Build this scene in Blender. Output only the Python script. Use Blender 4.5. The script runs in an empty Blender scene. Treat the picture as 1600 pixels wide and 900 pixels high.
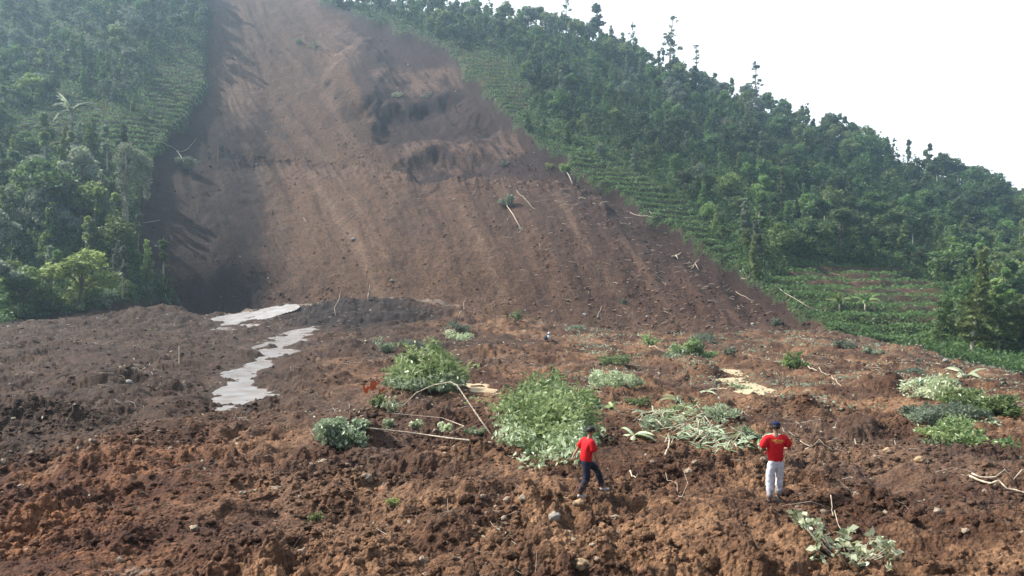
import bpy, math, random
import numpy as np
from mathutils import Vector, Matrix
S = bpy.context.scene
C = S.collection
random.seed(7); R = np.random.default_rng(11)
rad = math.radians

# ------------------------------------------------------------------ camera
F, HOR, CAMZ = 1244.0, 482.0, 4.1          # focal length in photo pixels, horizon row, eye height
cam = bpy.data.objects.new('camera', bpy.data.cameras.new('camera')); C.objects.link(cam)
cam.data.sensor_width = 36; cam.data.lens = 36*F/1600; cam.data.shift_y = (HOR-450)/1600
cam.data.clip_end = 3000; cam.location = (0, 0, CAMZ); cam.rotation_euler = (rad(90), 0, 0)
S.camera = cam
# ------------------------------------------------------------------ sky and sun
SUN_EL, SUN_AZ = 47, -74                    # azimuth from the view direction, minus = left
w = bpy.data.worlds.new('World'); S.world = w; w.use_nodes = True
wn = w.node_tree; bg = wn.nodes['Background']
sky = wn.nodes.new('ShaderNodeTexSky'); sky.sky_type = 'NISHITA'; sky.sun_disc = False
sky.sun_elevation = rad(SUN_EL); sky.sun_rotation = rad(SUN_AZ)
sky.dust_density = 4.0; sky.air_density = 1.2; sky.ozone_density = 1.0
bg.inputs[1].default_value = 0.12
# thin bright overcast glare around the sun's side of the sky, thinning out behind the viewer
tcw = wn.nodes.new('ShaderNodeTexCoord'); dp = wn.nodes.new('ShaderNodeVectorMath'); dp.operation = 'DOT_PRODUCT'
dp.inputs[1].default_value = (math.sin(rad(-30)), math.cos(rad(-30)), .15)
wn.links.new(tcw.outputs['Generated'], dp.inputs[0])
mrw = wn.nodes.new('ShaderNodeMapRange'); mrw.interpolation_type = 'SMOOTHSTEP'; mrw.inputs[1].default_value = -.35; mrw.inputs[2].default_value = .55; mrw.inputs[3].default_value = .0; mrw.inputs[4].default_value = .93
wn.links.new(dp.outputs['Value'], mrw.inputs[0])
mxw = wn.nodes.new('ShaderNodeMix'); mxw.data_type = 'RGBA'; mxw.inputs[7].default_value = (8.4, 8.7, 9.0, 1)
wn.links.new(mrw.outputs[0], mxw.inputs[0]); wn.links.new(sky.outputs[0], mxw.inputs[6]); wn.links.new(mxw.outputs[2], bg.inputs[0])
sun = bpy.data.objects.new('sun', bpy.data.lights.new('sun', 'SUN')); C.objects.link(sun)
sun.data.energy = 5.0; sun.data.angle = rad(0.53); sun.data.color = (1, .95, .87)
sd = Vector((math.cos(rad(SUN_EL))*math.sin(rad(SUN_AZ)), math.cos(rad(SUN_EL))*math.cos(rad(SUN_AZ)), math.sin(rad(SUN_EL))))
sun.rotation_euler = sd.to_track_quat('Z', 'Y').to_euler()
S.view_settings.view_transform = 'Standard'; S.view_settings.look = 'None'
S.view_settings.gamma = 1; S.view_settings.exposure = 0.72
S.cycles.use_denoising = True
S.cycles.max_bounces = 6; S.cycles.diffuse_bounces = 3; S.cycles.glossy_bounces = 2
S.cycles.transmission_bounces = 4; S.cycles.volume_bounces = 1; S.cycles.transparent_max_bounces = 4

# ------------------------------------------------------------------ noise
def _h(ix, iy, s):
    a = (ix.astype(np.int64)*374761393 + iy.astype(np.int64)*668265263 + s*974634777) & 0xffffffff
    a = ((a ^ (a >> 13))*1274126177) & 0xffffffff
    a = ((a ^ (a >> 16))*2246822519) & 0xffffffff
    return ((a ^ (a >> 15)) & 0xffffff)/float(0xffffff)
def perlin(x, y, s=0):
    ix = np.floor(x); iy = np.floor(y); fx = x-ix; fy = y-iy
    u = fx*fx*fx*(fx*(fx*6-15)+10); v = fy*fy*fy*(fy*(fy*6-15)+10)
    def g(dx, dy):
        a = _h(ix+dx, iy+dy, s)*2*np.pi
        return np.cos(a)*(fx-dx)+np.sin(a)*(fy-dy)
    return ((g(0,0)*(1-u)+g(1,0)*u)*(1-v)+(g(0,1)*(1-u)+g(1,1)*u)*v)*1.5
def fbm(x, y, s=0, o=4):
    t = 0; a = 1; n = 0
    for k in range(o):
        t = t+a*perlin(x*2**k+17.3*k, y*2**k-9.1*k, s+k); n += a; a *= .5
    return t/n
def clods(x, y, s):
    ix = np.floor(x); iy = np.floor(y); out = np.zeros_like(x)
    for dx in (-1, 0, 1):
        for dy in (-1, 0, 1):
            cx = ix+dx; cy = iy+dy
            px = cx+.15+.7*_h(cx, cy, s); py = cy+.15+.7*_h(cx, cy, s+1)
            rr = .35+.5*_h(cx, cy, s+2); am = rr*(_h(cx, cy, s+3)**1.5)
            q = 1-((x-px)**2+(y-py)**2)/rr**2
            out = np.maximum(out, am*np.sqrt(np.clip(q, 0, 1)))
    return out
def absf(x, y, sd, o=3):
    t = 0; a = 1; n = 0
    for k in range(o): t = t+a*(1-2*np.abs(perlin(x*2**k+7.7*k, y*2**k, sd+k))); n += a; a *= .5
    return t/n
def sstep(a, b, x):
    t = np.clip((x-a)/(b-a), 0, 1); return t*t*(3-2*t)

# ------------------------------------------------------------------ terrain: one height field in depth rows
XC = np.array([-700,-200,0,200,330,430,600,750,900,1050,1170,1300,1450,1600,1800,2300], float)
def Z(d, zs): return np.full(len(XC), float(d)), np.array(zs, float)
def Y(ds, ys):
    ds = np.array(ds, float); return ds, CAMZ+(HOR-np.array(ys, float))*ds/F
rows = [
 Z(1.5, [0]*16), Z(8, [0]*16),
 Z(12.2,[.05,.05,.05,0,0,0,0,0,0,0,0,0,0,0,0,0]),
 Z(17,  [.3,.3,.25,.2,.05,0,0,0,0,0,0,0,0,.05,.05,.05]),
 Z(25,  [.35,.35,.3,.15,0,0,0,0,0,0,0,.05,.1,.1,.1,.1]),
 Z(35,  [.2,.2,.1,.05,.0,0,.15,.15,.1,.0,.15,.25,.15,.1,0,0]),
 Z(50,  [.6,.6,.5,.4,.2,.2,.35,.3,.2,.1,.1,.1,0,-.24,-.5,-.6]),
 Z(70,  [1.3,1.3,1.3,1.2,.9,.9,.9,.7,.6,.5,.6,.5,.25,-2,-3,-3]),
 Z(93,  [2.6,2.6,2.4,2.2,2.0,2.2,2.4,2.1,1.3,1.0,1.0,1.1,-1.6,-2.2,-3,-3]),
 Y([106,106,108,110,112,112,112,110,109,107,105,104,98,92,90,90],
   [505,505,500,474,484,468,457,476,506,520,519,506,548,562,575,590]),
 Y([112,112,114,120,130,134,128,124,120,116,112,110,104,98,94,94],
   [470,470,480,452,470,479,476,494,510,518,510,500,532,550,565,580]),
 Y([120,120,126,131,140,152,146,144,138,132,128,125,114,106,102,102],
   [380,380,400,385,380,368,362,365,380,420,450,462,490,520,540,560]),
 Y([140,140,145,150,166,182,177,174,165,155,150,150,145,140,138,138],
   [270,270,275,270,266,250,256,267,290,350,388,410,440,468,490,510]),
 Y([147,147,152,157,173,189,187,184,174,162,157,157,152,147,145,145],
   [245,245,250,245,245,240,247,256,278,332,370,390,420,448,470,490]),
 Y([185,185,190,195,212,226,222,216,205,195,190,187,182,175,170,170],
   [110,110,120,125,122,115,130,142,190,250,290,322,360,395,430,460]),
 Y([290,290,290,295,297,292,287,285,277,266,257,247,237,226,215,212],
   [-140,-140,-100,-65,-42,-12,22,34,62,124,172,220,276,334,400,470]),
]
d5, z5 = rows[-1]
rows.append((d5+45, z5-6)); rows.append((d5*0+480, z5-60))
seg = [14,44,130,125,95,80,60,50,45,40,90,110,24,110,105,12,6]
xcol = np.concatenate([np.arange(-700,-100,14.), np.arange(-100,1700,1.5), np.arange(1700,2301,14.)])
NX = len(xcol)
def along_x(vals):
    dense = np.arange(-760, 2361, 5.); v = np.interp(dense, XC, vals)
    k = np.exp(-.5*(np.arange(-16,17)*5/32.)**2); k /= k.sum()
    v = np.convolve(np.pad(v, 16, mode='edge'), k, 'valid')
    return np.interp(xcol, dense, v)
DR = np.array([along_x(r[0]) for r in rows]); ZR = np.array([along_x(r[1]) for r in rows])
NR = len(rows)
# the curved lip of earth in front of the scar foot, with a dip behind it
y9 = np.interp(xcol, [200,270,330,380,430,500,560,600,660,720,780,840,900,1000], [462,470,489,480,471,463,458,457,460,468,483,495,503,511])
y9 = np.convolve(np.pad(y9, 20, mode='edge'), np.ones(41)/41, 'valid'); kx = sstep(220, 300, xcol)*(1-sstep(860, 960, xcol))
yo = HOR+F*(CAMZ-ZR[9])/DR[9]; ZR[9] = CAMZ+(HOR-(yo*(1-kx)+y9*kx))*DR[9]/F
yo = HOR+F*(CAMZ-ZR[10])/DR[10]; ZR[10] = CAMZ+(HOR-(yo*(1-kx)+(y9+9)*kx))*DR[10]/F
vidx = np.concatenate([i+np.arange(n)/n for i, n in enumerate(seg)]+[[NR-1]])
NV = len(vidx)
def pchip(P):                                # monotone cubic along rows
    dl = np.diff(P, axis=0); m = np.zeros_like(P)
    m[1:-1] = np.where(dl[:-1]*dl[1:] > 0, 2*dl[:-1]*dl[1:]/(dl[:-1]+dl[1:]+1e-9*np.sign(dl[:-1]+dl[1:]+1e-12)), 0)
    m[0] = dl[0]; m[-1] = dl[-1]
    i = np.minimum(vidx.astype(int), NR-2); t = (vidx-i)[:, None]
    return ((2*t**3-3*t**2+1)*P[i]+(t**3-2*t**2+t)*m[i]+(-2*t**3+3*t**2)*P[i+1]+(t**3-t**2)*m[i+1])
D = pchip(DR); Zb = pchip(ZR)
XX = np.broadcast_to(xcol, D.shape); WX = (XX-800)/F*D
YB = HOR+F*(CAMZ-Zb)/D                       # photo row of the smooth surface
V2 = np.broadcast_to(vidx[:, None], D.shape)
TOE, RIDGE = 10, 15

def inpoly(x, y, poly):
    poly = np.array(poly, float); ins = np.zeros(x.shape, bool); j = len(poly)-1
    for i in range(len(poly)):
        xi, yi = poly[i]; xj, yj = poly[j]
        c = ((yi > y) != (yj > y)) & (x < (xj-xi)*(y-yi)/(yj-yi+1e-12)+xi); ins ^= c; j = i
    return ins
RB = np.array([(-700,-300),(440,-60),(500,-6),(600,36),(690,68),(740,122),(820,205),(880,247),(1000,322),(1100,385),(1170,432),(1230,470),(1300,507),(1400,535),(1500,560),(1600,592),(1800,640),(2300,760)], float)
LP = [(-900,545),(-100,517),(0,503),(60,492),(130,478),(200,462),(270,456),(284,446),(238,430),(214,380),(216,300),(234,250),(265,210),(300,170),(322,130),(326,0),(330,-200),(332,-900),(-900,-900)]
wx = fbm(WX/9, D/9, 5, 4); wy = fbm(WX/9+40, D/9, 9, 4)
Xw = XX+wx*14; Yw = YB+wy*11
hill_r = (Yw < np.interp(Xw, RB[:,0], RB[:,1])) & (V2 > 6.0) & (XX > 380)
hill_l = inpoly(Xw, Yw, LP) & (V2 > 7.5)
hill = hill_r | hill_l | (V2 > RIDGE+.3)
scar = (~hill) & (V2 >= TOE-.1+.25*wx)
mud = ~(hill | scar)

def blur(m, rx, ry):
    m = m.astype(np.float32)
    for _ in range(2):
        for ax, r in ((1, rx), (0, ry)):
            p = [(0,0),(0,0)]; p[ax] = (r+1, r)
            c = np.cumsum(np.pad(m, p, mode='edge'), axis=ax)
            m = (c[:, 2*r+1:]-c[:, :-2*r-1])/(2*r+1) if ax == 1 else (c[2*r+1:]-c[:-2*r-1])/(2*r+1)
    return m
hb = blur(hill, 6, 6)
up = sstep(8, 11, V2)*(1-sstep(RIDGE-.6, RIDGE+.2, V2))
rec = sstep(.15, .85, 1-hb)*up*3.4
# terraces on the planted parts of the hillside
TZ = [[(880,235),(960,250),(1050,300),(1130,372),(1170,432),(1080,385),(960,300),(890,262)],
      [(1180,425),(1290,408),(1420,420),(1490,470),(1500,540),(1400,535),(1300,505),(1210,460)],
      [(215,150),(240,90),(330,70),(330,190),(255,215)],
      [(20,175),(120,150),(250,190),(240,235),(120,240),(20,220)],
      [(700,70),(800,90),(830,190),(770,190),(705,110)]]
terr = np.zeros_like(hb)
for p in TZ: terr = np.maximum(terr, inpoly(Xw, Yw, p).astype(np.float32))
terr = blur(terr, 8, 5)*hill
STEP = 1.5
Zh = Zb+.8*fbm(WX/14, D/14, 33, 3)*sstep(10.6, 11.5, V2)*hill
ph = Zh/STEP+.35*fbm(WX/18, D/18, 77, 2); fr = ph-np.floor(ph)
Zt = Zh+terr*STEP*(sstep(.55, 1, fr)-fr)*.85

# mud field relief, each octave faded where it gets finer than the mesh
def oct_(wl): return 1-sstep(.6, 1.6, D/(wl*125.))
m_ = (1-hb)*(1-sstep(TOE-.2, TOE+.4, V2))
near = sstep(6, 12, D)
pool1 = [(322,634),(345,600),(360,590),(352,578),(392,566),(402,540),(440,520),(492,509),(498,522),(492,540),(478,552),(440,560),(405,573),(388,588),(425,602),(452,612),(395,618),(360,634)]
pool2 = [(336,497),(362,492),(410,486),(455,476),(462,478),(412,492),(376,498),(372,504),(424,507),(420,511),(352,514),(340,518),(356,507),(356,501)]
pool3 = [(1118,574),(1140,570),(1160,578),(1168,592),(1200,603),(1232,612),(1218,616),(1170,610),(1128,603)]
pool4 = [(716,596),(745,592),(768,603),(764,610),(735,606)]
Xp = XX+10*fbm(WX/6.0, D/9, 3, 3); Yp = YB+4*fbm(WX/6.0+9, D/9, 4, 3)
pm = np.zeros_like(hb)
for p in (pool1, pool2, pool3, pool4): pm = np.maximum(pm, inpoly(Xp, Yp, p).astype(np.float32))
pmb = blur(pm, 7, 3); wm = np.clip(blur(pm, 16, 8)*5, 0, 1)
RS = int(np.nonzero(vidx >= 11)[0][0])       # rows that belong to the mud field
def chunks(x, y, s):
    ix = np.floor(x); iy = np.floor(y); b1 = np.full_like(x, 9.); b2 = np.full_like(x, 9.); h = np.zeros_like(x)
    for dx in (-1, 0, 1):
        for dy in (-1, 0, 1):
            cx = ix+dx; cy = iy+dy; ax, ay = _h(cx, cy, s), _h(cx, cy, s+1); hv = _h(cx, cy, s+2)-.5
            ddx, ddy = x-cx-.1-.8*ax, y-cy-.1-.8*ay; q = np.sqrt(ddx*ddx+ddy*ddy); hv = hv+(ax-.5)*ddx*1.4+(ay-.5)*ddy*1.4
            nr = q < b1; b2 = np.where(nr, b1, np.minimum(b2, q)); h = np.where(nr, hv, h); b1 = np.where(nr, q, b1)
    return h*np.clip((b2-b1)*6, 0, 1)
x_, y_, d_ = WX[:RS], D[:RS], D[:RS]
w1 = .35*fbm(x_/1.3, y_/1.3, 66, 2); w2 = .16*fbm(x_/.45, y_/.45, 67, 2)
def oc(wl): return 1-sstep(.6, 1.6, d_/(wl*125.))
rm = .45+.75*sstep(-.35, .35, fbm(x_/4.5, y_/4.5, 29, 2))
rel = (.62*fbm(x_/7, y_/7, 21, 3)*(.35+.65*sstep(14, 45, d_)) + .30*perlin(x_/2.6+w1, y_/2.6, 41)
    + rm*(-.20*absf(x_/1.7+w1, y_/1.7+w1, 43, 2)+.30*clods(x_/1.05+w1*1.5, y_/1.05-w1, 101)*oc(1.05)
    -.13*absf(x_/.62+w2, y_/.62-w1, 47, 3)*oc(.62)+.16*clods(x_/.42+w2*2, y_/.42+w1*2, 131)*oc(.42)*.9
    +.075*clods(x_/.2+w2*3, y_/.2, 171)*oc(.2)-.05*absf(x_/.17, y_/.17+w2, 53, 2)*oc(.2))
    +rm*(.17*chunks(x_/.75+w1*2, y_/.75+w2*3, 401)*oc(.75)+.11*chunks(x_/.3+w2*3, y_/.3+w1*2, 411)*oc(.3)+.06*chunks(x_/.13, y_/.13+w2*3, 421)*oc(.13))+.03*perlin(x_/.07, y_/.07, 59)*oc(.1))*near[:RS]
for (bx, by, br, bh) in [(585,690,.7,.75),(1262,655,1.2,.75),(1335,668,1.3,.85),(1150,868,.5,.42),(826,792,.5,.5),(1250,852,.55,.4),(200,850,.5,.45),(130,735,.9,.5),(380,790,.7,.35),(700,830,.7,.3),(1420,738,.9,.5),
     (1030,770,.6,.35),(1200,812,.5,.3),(1400,830,.8,.4),(980,660,1.,.5),(1120,650,.9,.5),(1010,610,1.4,.7),(1180,640,1.2,.6),(900,520,5,1.),(1100,585,3,.8),(1390,612,2.5,.9),(60,560,4,1.0),(160,600,3,.9),(280,650,1.6,.6),(60,660,2.2,.9),(230,530,5,1.1),(540,560,3,.8),(480,610,2,.6),(760,560,3,.8)]:
    bd = 5100./(by-HOR); bxw = (bx-800)/F*bd
    q_ = np.sqrt(((x_-bxw)/br)**2+((y_-bd)/(br*1.3))**2)+.35*w1*2; rel += bh*np.clip(1-q_, 0, 1)**1.2
relief = np.zeros_like(D); relief[:RS] = rel
far_r = sstep(60, 100, D)
relief[:RS] += far_r[:RS]*(.45*fbm(x_/2.6, y_/3.4, 23, 4)+.35*clods(x_/2.2+w1, y_/2.2, 303)-.2*absf(x_/1.5, y_/2, 305, 2))
# scar relief: gullies that follow the fall line, in the surface's own rows
kf = np.interp(YB, [0,150,260,460], [.75,.8,.6,.45]); fl = XX-kf*0
sx = XX-np.interp(YB, [-100,0,120,250,360,470], [-330,-230,-120,0,62,110])*np.interp(XX, [200,420,700,1100], [.0,1,.85,1.2])
swp = 14*fbm(XX/120, YB/90, 207, 3); gul = .55*fbm((sx+swp)/55., YB/190., 201, 3)+.45*fbm((sx+swp)/21., YB/110., 205, 3)*(.3+1.4*sstep(-.2, .4, fbm(XX/150, YB/110, 209, 2))); fine = fbm((sx+swp)/7., YB/34., 231, 3)
s_ = sstep(TOE-.2, TOE+.5, V2)*(1-hb)
n1s = fbm(WX/2, D/2, 503, 2)
gulb = fbm((sx+swp)/60., YB/200., 201, 3)
scar_rel = (1.3*gulb+.05*fine)*sstep(TOE, TOE+1, V2)+.16*fbm(sx/12., YB/38., 255, 2)+.42*fbm(WX/4, D/4, 251, 4)-.12*absf(WX/2.2, D/2.2, 257, 3)+.16*clods(WX/1.3+.6*n1s, D/1.3, 261)*(.4+.9*sstep(600, 1000, XX))
# slumped ledge and hollow under the pale cliffs
def ell(cx, cy, rx, ry, k=.25, s=1):
    n = fbm(WX/12+s, D/12, 300+s, 4)*k*2.2
    return 1-sstep(.6, 1.15, np.sqrt(((XX-cx)/rx)**2+((YB-cy)/ry)**2)+n)
hollow = np.maximum(ell(668,168,95,34), ell(700,238,75,26,.25,3))
scar_rel -= 3.2*hollow*s_; ledy = np.interp(XX, [330,380,480,560,640,760,880,950], [205,228,233,243,254,262,270,300])-6*fine-7*n1s; scar_rel += 1.5*np.exp(-np.clip(YB-ledy, 0, 99)/10)*(YB > ledy)*((XX > 340)&(XX < 950))
scar_rel += 2.5*ell(560,110,60,60,.2,5)
relief = relief*(1-wm)+np.maximum(relief, -.10)*wm
Zf = Zt-rec+relief*m_*(1-pmb*.12)-.27*pmb*m_+pmb*m_*.34*fbm(WX/1.6, D/4.5, 93, 4)+scar_rel*s_*(1-sstep(RIDGE-.35, RIDGE, V2)*.7)
Zf += hb*.5*fbm(WX/4, D/4, 400, 3)*sstep(9, 10.5, V2)

def grid_look(A, x, d):                      # bilinear look-up of a grid field at world (x, depth)
    x = np.atleast_1d(np.asarray(x, float)); d = np.atleast_1d(np.asarray(d, float))
    u = 800+F*x/np.maximum(d, .1); cf = np.clip(np.interp(u, xcol, np.arange(NX)), 0, NX-1.001); c = cf.astype(int); cfr = cf-c
    lo = np.zeros(len(x), int); hi = np.full(len(x), NV-1)
    for _ in range(12):
        mid = (lo+hi)//2; g = D[mid, c] <= d; lo = np.where(g, mid, lo); hi = np.where(g, hi, mid)
    lo = np.minimum(lo, NV-2); t = np.clip((d-D[lo, c])/(D[lo+1, c]-D[lo, c]+1e-9), 0, 1)
    a = A[lo, c]*(1-t)+A[lo+1, c]*t; b = A[lo, c+1]*(1-t)+A[lo+1, c+1]*t
    return a*(1-cfr)+b*cfr
def gz(x, d): return float(grid_look(Zf, x, d)[0])
YS = HOR+F*(CAMZ-Zf)/D
def at(px, py):                              # photo pixel -> first ground point seen there
    c = int(np.argmin(np.abs(xcol-px))); ys = YS[:, c]; k = np.nonzero(ys <= py)[0]; k = k[k > 5]
    r = k[0] if len(k) else NV//2
    return Vector((WX[r, c], D[r, c], Zf[r, c]))
def atd(px, d):
    x = (px-800)/F*d; return Vector((x, d, gz(x, d)))

# soil colours (linear), with shade painted in where noted below
def mixc(a, b, t): return a+(b-a)*t[..., None]
def col(r, g, b): return np.array([r, g, b], float)
n1 = fbm(WX/5, D/5, 501, 4); n2 = fbm(WX/1.1, D/1.1, 511, 4); n3 = fbm(WX/16, D/16, 521, 3)
cm = mixc(col(.060,.027,.014)+0*n1[..., None], col(.200,.108,.056), sstep(-.35, .6, n1+.7*n2))
cm = mixc(cm, col(.070,.044,.032), sstep(0, .5, n3+.4*n2)*.6)
wet_shade = sstep(0, 1, np.clip((YB*0+722-(XX*.22)+25*n3)-YB, -30, 30)/60+.5)*(1-sstep(440, 600, XX+60*n3))*sstep(440, 470, YB)  # damp soil on the left, with the shadow lying there painted in too
mound = ell(545,486,150,30,.25,27); wet_shade = np.maximum(wet_shade, np.maximum(ell(545,490,210,36,.3,7), .8*ell(650,545,170,40,.4,8))); wet_shade = np.maximum(wet_shade, .85*(1-sstep(300,720,XX))*sstep(520, 470, YB))
cm = mixc(cm, col(.036,.020,.013)*(1+.7*n2[..., None]), wet_shade*.88)
cm = mixc(cm, col(.018,.012,.011)*(1+.5*n2[..., None]), mound*.85)
farb = sstep(TOE-2.2, TOE-.2, V2+.8*n3)*sstep(740, 860, XX)
cm = mixc(cm, col(.095,.056,.036)*(1+.6*n2[..., None]), farb*.85)
red = 1-sstep(100, 620, XX+120*n3); cm = mixc(cm, cm*col(.95,.72,.6), red*(1-wet_shade)*.8)
cm = mixc(cm, col(.26,.20,.15), sstep(.42, .6, n2)*.5)
cs = mixc(col(.125,.078,.050)+0*n1[..., None], col(.070,.040,.027), sstep(-.2, .5, gul+.25*fine+.3*n1))
cs = mixc(cs, col(.175,.125,.090), sstep(.12, .6, .6*fine+.6*gul+.3*n1)*.5)
right = sstep(640, 1000, XX-(YB-300)*.4); cs = mixc(cs, col(.066,.034,.024)*(1+.6*fine[..., None]), right*.75)
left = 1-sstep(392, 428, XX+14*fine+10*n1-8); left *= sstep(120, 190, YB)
cs = mixc(cs, col(.030,.016,.013)*(1+.3*n1[..., None]), left*.93)  # left flank: darker soil plus its shadow painted into the colour
cs = mixc(cs, col(.035,.022,.024), hollow*.8)  # dark band in the hollow, its shade deepened by colour
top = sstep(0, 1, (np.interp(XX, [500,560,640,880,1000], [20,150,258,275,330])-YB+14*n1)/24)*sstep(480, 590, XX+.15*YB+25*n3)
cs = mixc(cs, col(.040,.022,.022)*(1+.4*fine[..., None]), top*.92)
def band(pts, wd, k=1.):                      # a streak that runs down the face between given rows
    px, py = zip(*pts); cx = np.interp(YB, py, px)+7*fbm(XX/60, YB/50, 640+int(wd), 3)
    e_ = sstep(0, 18, YB-py[0])*sstep(0, 22, py[-1]-YB); return k*e_*np.exp(-((XX-cx)/wd)**2)*(.65+.5*fine)
dk = np.maximum.reduce([band([(835,275),(900,400),(960,500)],17), band([(770,290),(830,400),(880,480)],9,.7), band([(905,300),(1000,430),(1065,515)],13,.8), band([(640,262),(645,350)],20,.6), band([(600,330),(640,430)],10,.5),
     band([(455,50),(540,150),(600,235)],12,.7), band([(700,300),(760,430)],8,.5), band([(1000,350),(1120,500)],10,.6), band([(420,200),(450,420)],16,.5), band([(590,60),(600,150),(615,230)],16,.8)])
lt_ = np.maximum.reduce([band([(478,238),(560,355),(604,458)],9), band([(525,245),(585,340),(625,420)],6,.8), band([(385,80),(470,190),(520,240)],11,.8), band([(430,50),(520,150),(560,220)],9,.7), band([(720,290),(800,460)],11,.5),
     band([(860,270),(940,390),(1010,500)],8,.6), band([(960,330),(1090,500)],9,.5), band([(1080,405),(1200,500)],6,.7), band([(380,190),(430,300),(470,420)],9,.5)])
cs = mixc(cs, col(.046,.026,.019), np.clip(dk, 0, 1)*.85); cs = mixc(cs, col(.215,.160,.120), np.clip(lt_, 0, 1)*.7)
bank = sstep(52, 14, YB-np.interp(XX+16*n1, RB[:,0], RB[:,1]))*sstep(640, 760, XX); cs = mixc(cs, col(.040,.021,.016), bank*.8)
pale = np.maximum.reduce([ell(660,112,95,26,.5,11), ell(680,215,60,24,.5,12), ell(370,110,34,55,.5,14), ell(800,205,60,20,.5,15), ell(530,60,38,45,.3,16)])
cs = mixc(cs, col(.185,.128,.100), np.clip(pale*sstep(-.25, .3, fbm((sx+swp)/9, YB/20, 611, 4)+.08), 0, 1)*.8)

lip = np.exp(-((YB-np.interp(XX, [330,380,480,560,640,760,880,950], [205,228,233,243,254,262,270,300])-6*fine-7*n1)/3.2)**2)*((XX > 350) & (XX < 940))
cs = mixc(cs, col(.21,.155,.115), lip*.8*sstep(-.1, .4, n2+.3*n1)*(.35+.65*sstep(560, 660, XX)))
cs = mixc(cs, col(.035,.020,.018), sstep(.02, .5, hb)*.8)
tb = fbm(WX/20, D/20, 711, 3)
chl = mixc(col(.035,.05,.018)+0*n1[..., None], col(.07,.055,.03), sstep(0, .5, n1+.3*tb))
brown = inpoly(Xw, Yw, [(1225,418),(1420,415),(1500,470),(1500,520),(1400,480),(1280,445)]).astype(float)
brown = np.maximum(brown, inpoly(Xw, Yw, [(1110,170),(1150,185),(1160,215),(1120,195)]).astype(float))
chl = mixc(chl, col(.11,.062,.038), brown*sstep(-.4, .3, n1))
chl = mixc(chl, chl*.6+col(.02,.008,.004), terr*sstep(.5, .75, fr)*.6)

cs = cs*col(.82, .70, .60)
crest = np.exp(-((YB-np.interp(XX, xcol, y9)-1.5)/1.6)**2)*(((XX > 590) & (XX < 770)) | ((XX > 350) & (XX < 500)))*(V2 < TOE+.2)*(V2 > 8)
cm = mixc(cm, col(.22,.17,.13), crest*.75)
# ------------------------------------------------------------------ object helpers
def tag(o, label=None, cat=None, group=None, kind=None):
    if label: o['label'] = label
    if cat: o['category'] = cat
    if group: o['group'] = group
    if kind: o['kind'] = kind
    return o
def link(name, me, parent=None):
    o = bpy.data.objects.new(name, me); C.objects.link(o); o.parent = parent; return o
def empty(name, loc, rz=0, label=None, cat=None, group=None):
    o = bpy.data.objects.new(name, None); C.objects.link(o); o.location = loc; o.rotation_euler = (0, 0, rz)
    return tag(o, label, cat, group)
def npmesh(name, co, faces, mat, smooth=False, colr=None, tint=None):
    me = bpy.data.meshes.new(name); co = np.ascontiguousarray(co, np.float32); faces = np.ascontiguousarray(faces, np.int32)
    k = faces.shape[1]; me.vertices.add(len(co)); me.vertices.foreach_set('co', co.ravel())
    me.loops.add(faces.size); me.loops.foreach_set('vertex_index', faces.ravel())
    me.polygons.add(len(faces)); me.polygons.foreach_set('loop_start', np.arange(0, faces.size, k, dtype=np.int32))
    me.polygons.foreach_set('use_smooth', np.full(len(faces), smooth)); me.update(calc_edges=True)
    if colr is not None:
        a = me.attributes.new('soil', 'FLOAT_COLOR', 'POINT')
        a.data.foreach_set('color', np.concatenate([colr, np.ones((len(colr), 1))], 1).astype(np.float32).ravel())
    if tint is not None:
        a = me.attributes.new('tint', 'FLOAT', 'POINT'); a.data.foreach_set('value', tint.astype(np.float32))
    me.materials.append(mat); return me

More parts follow.
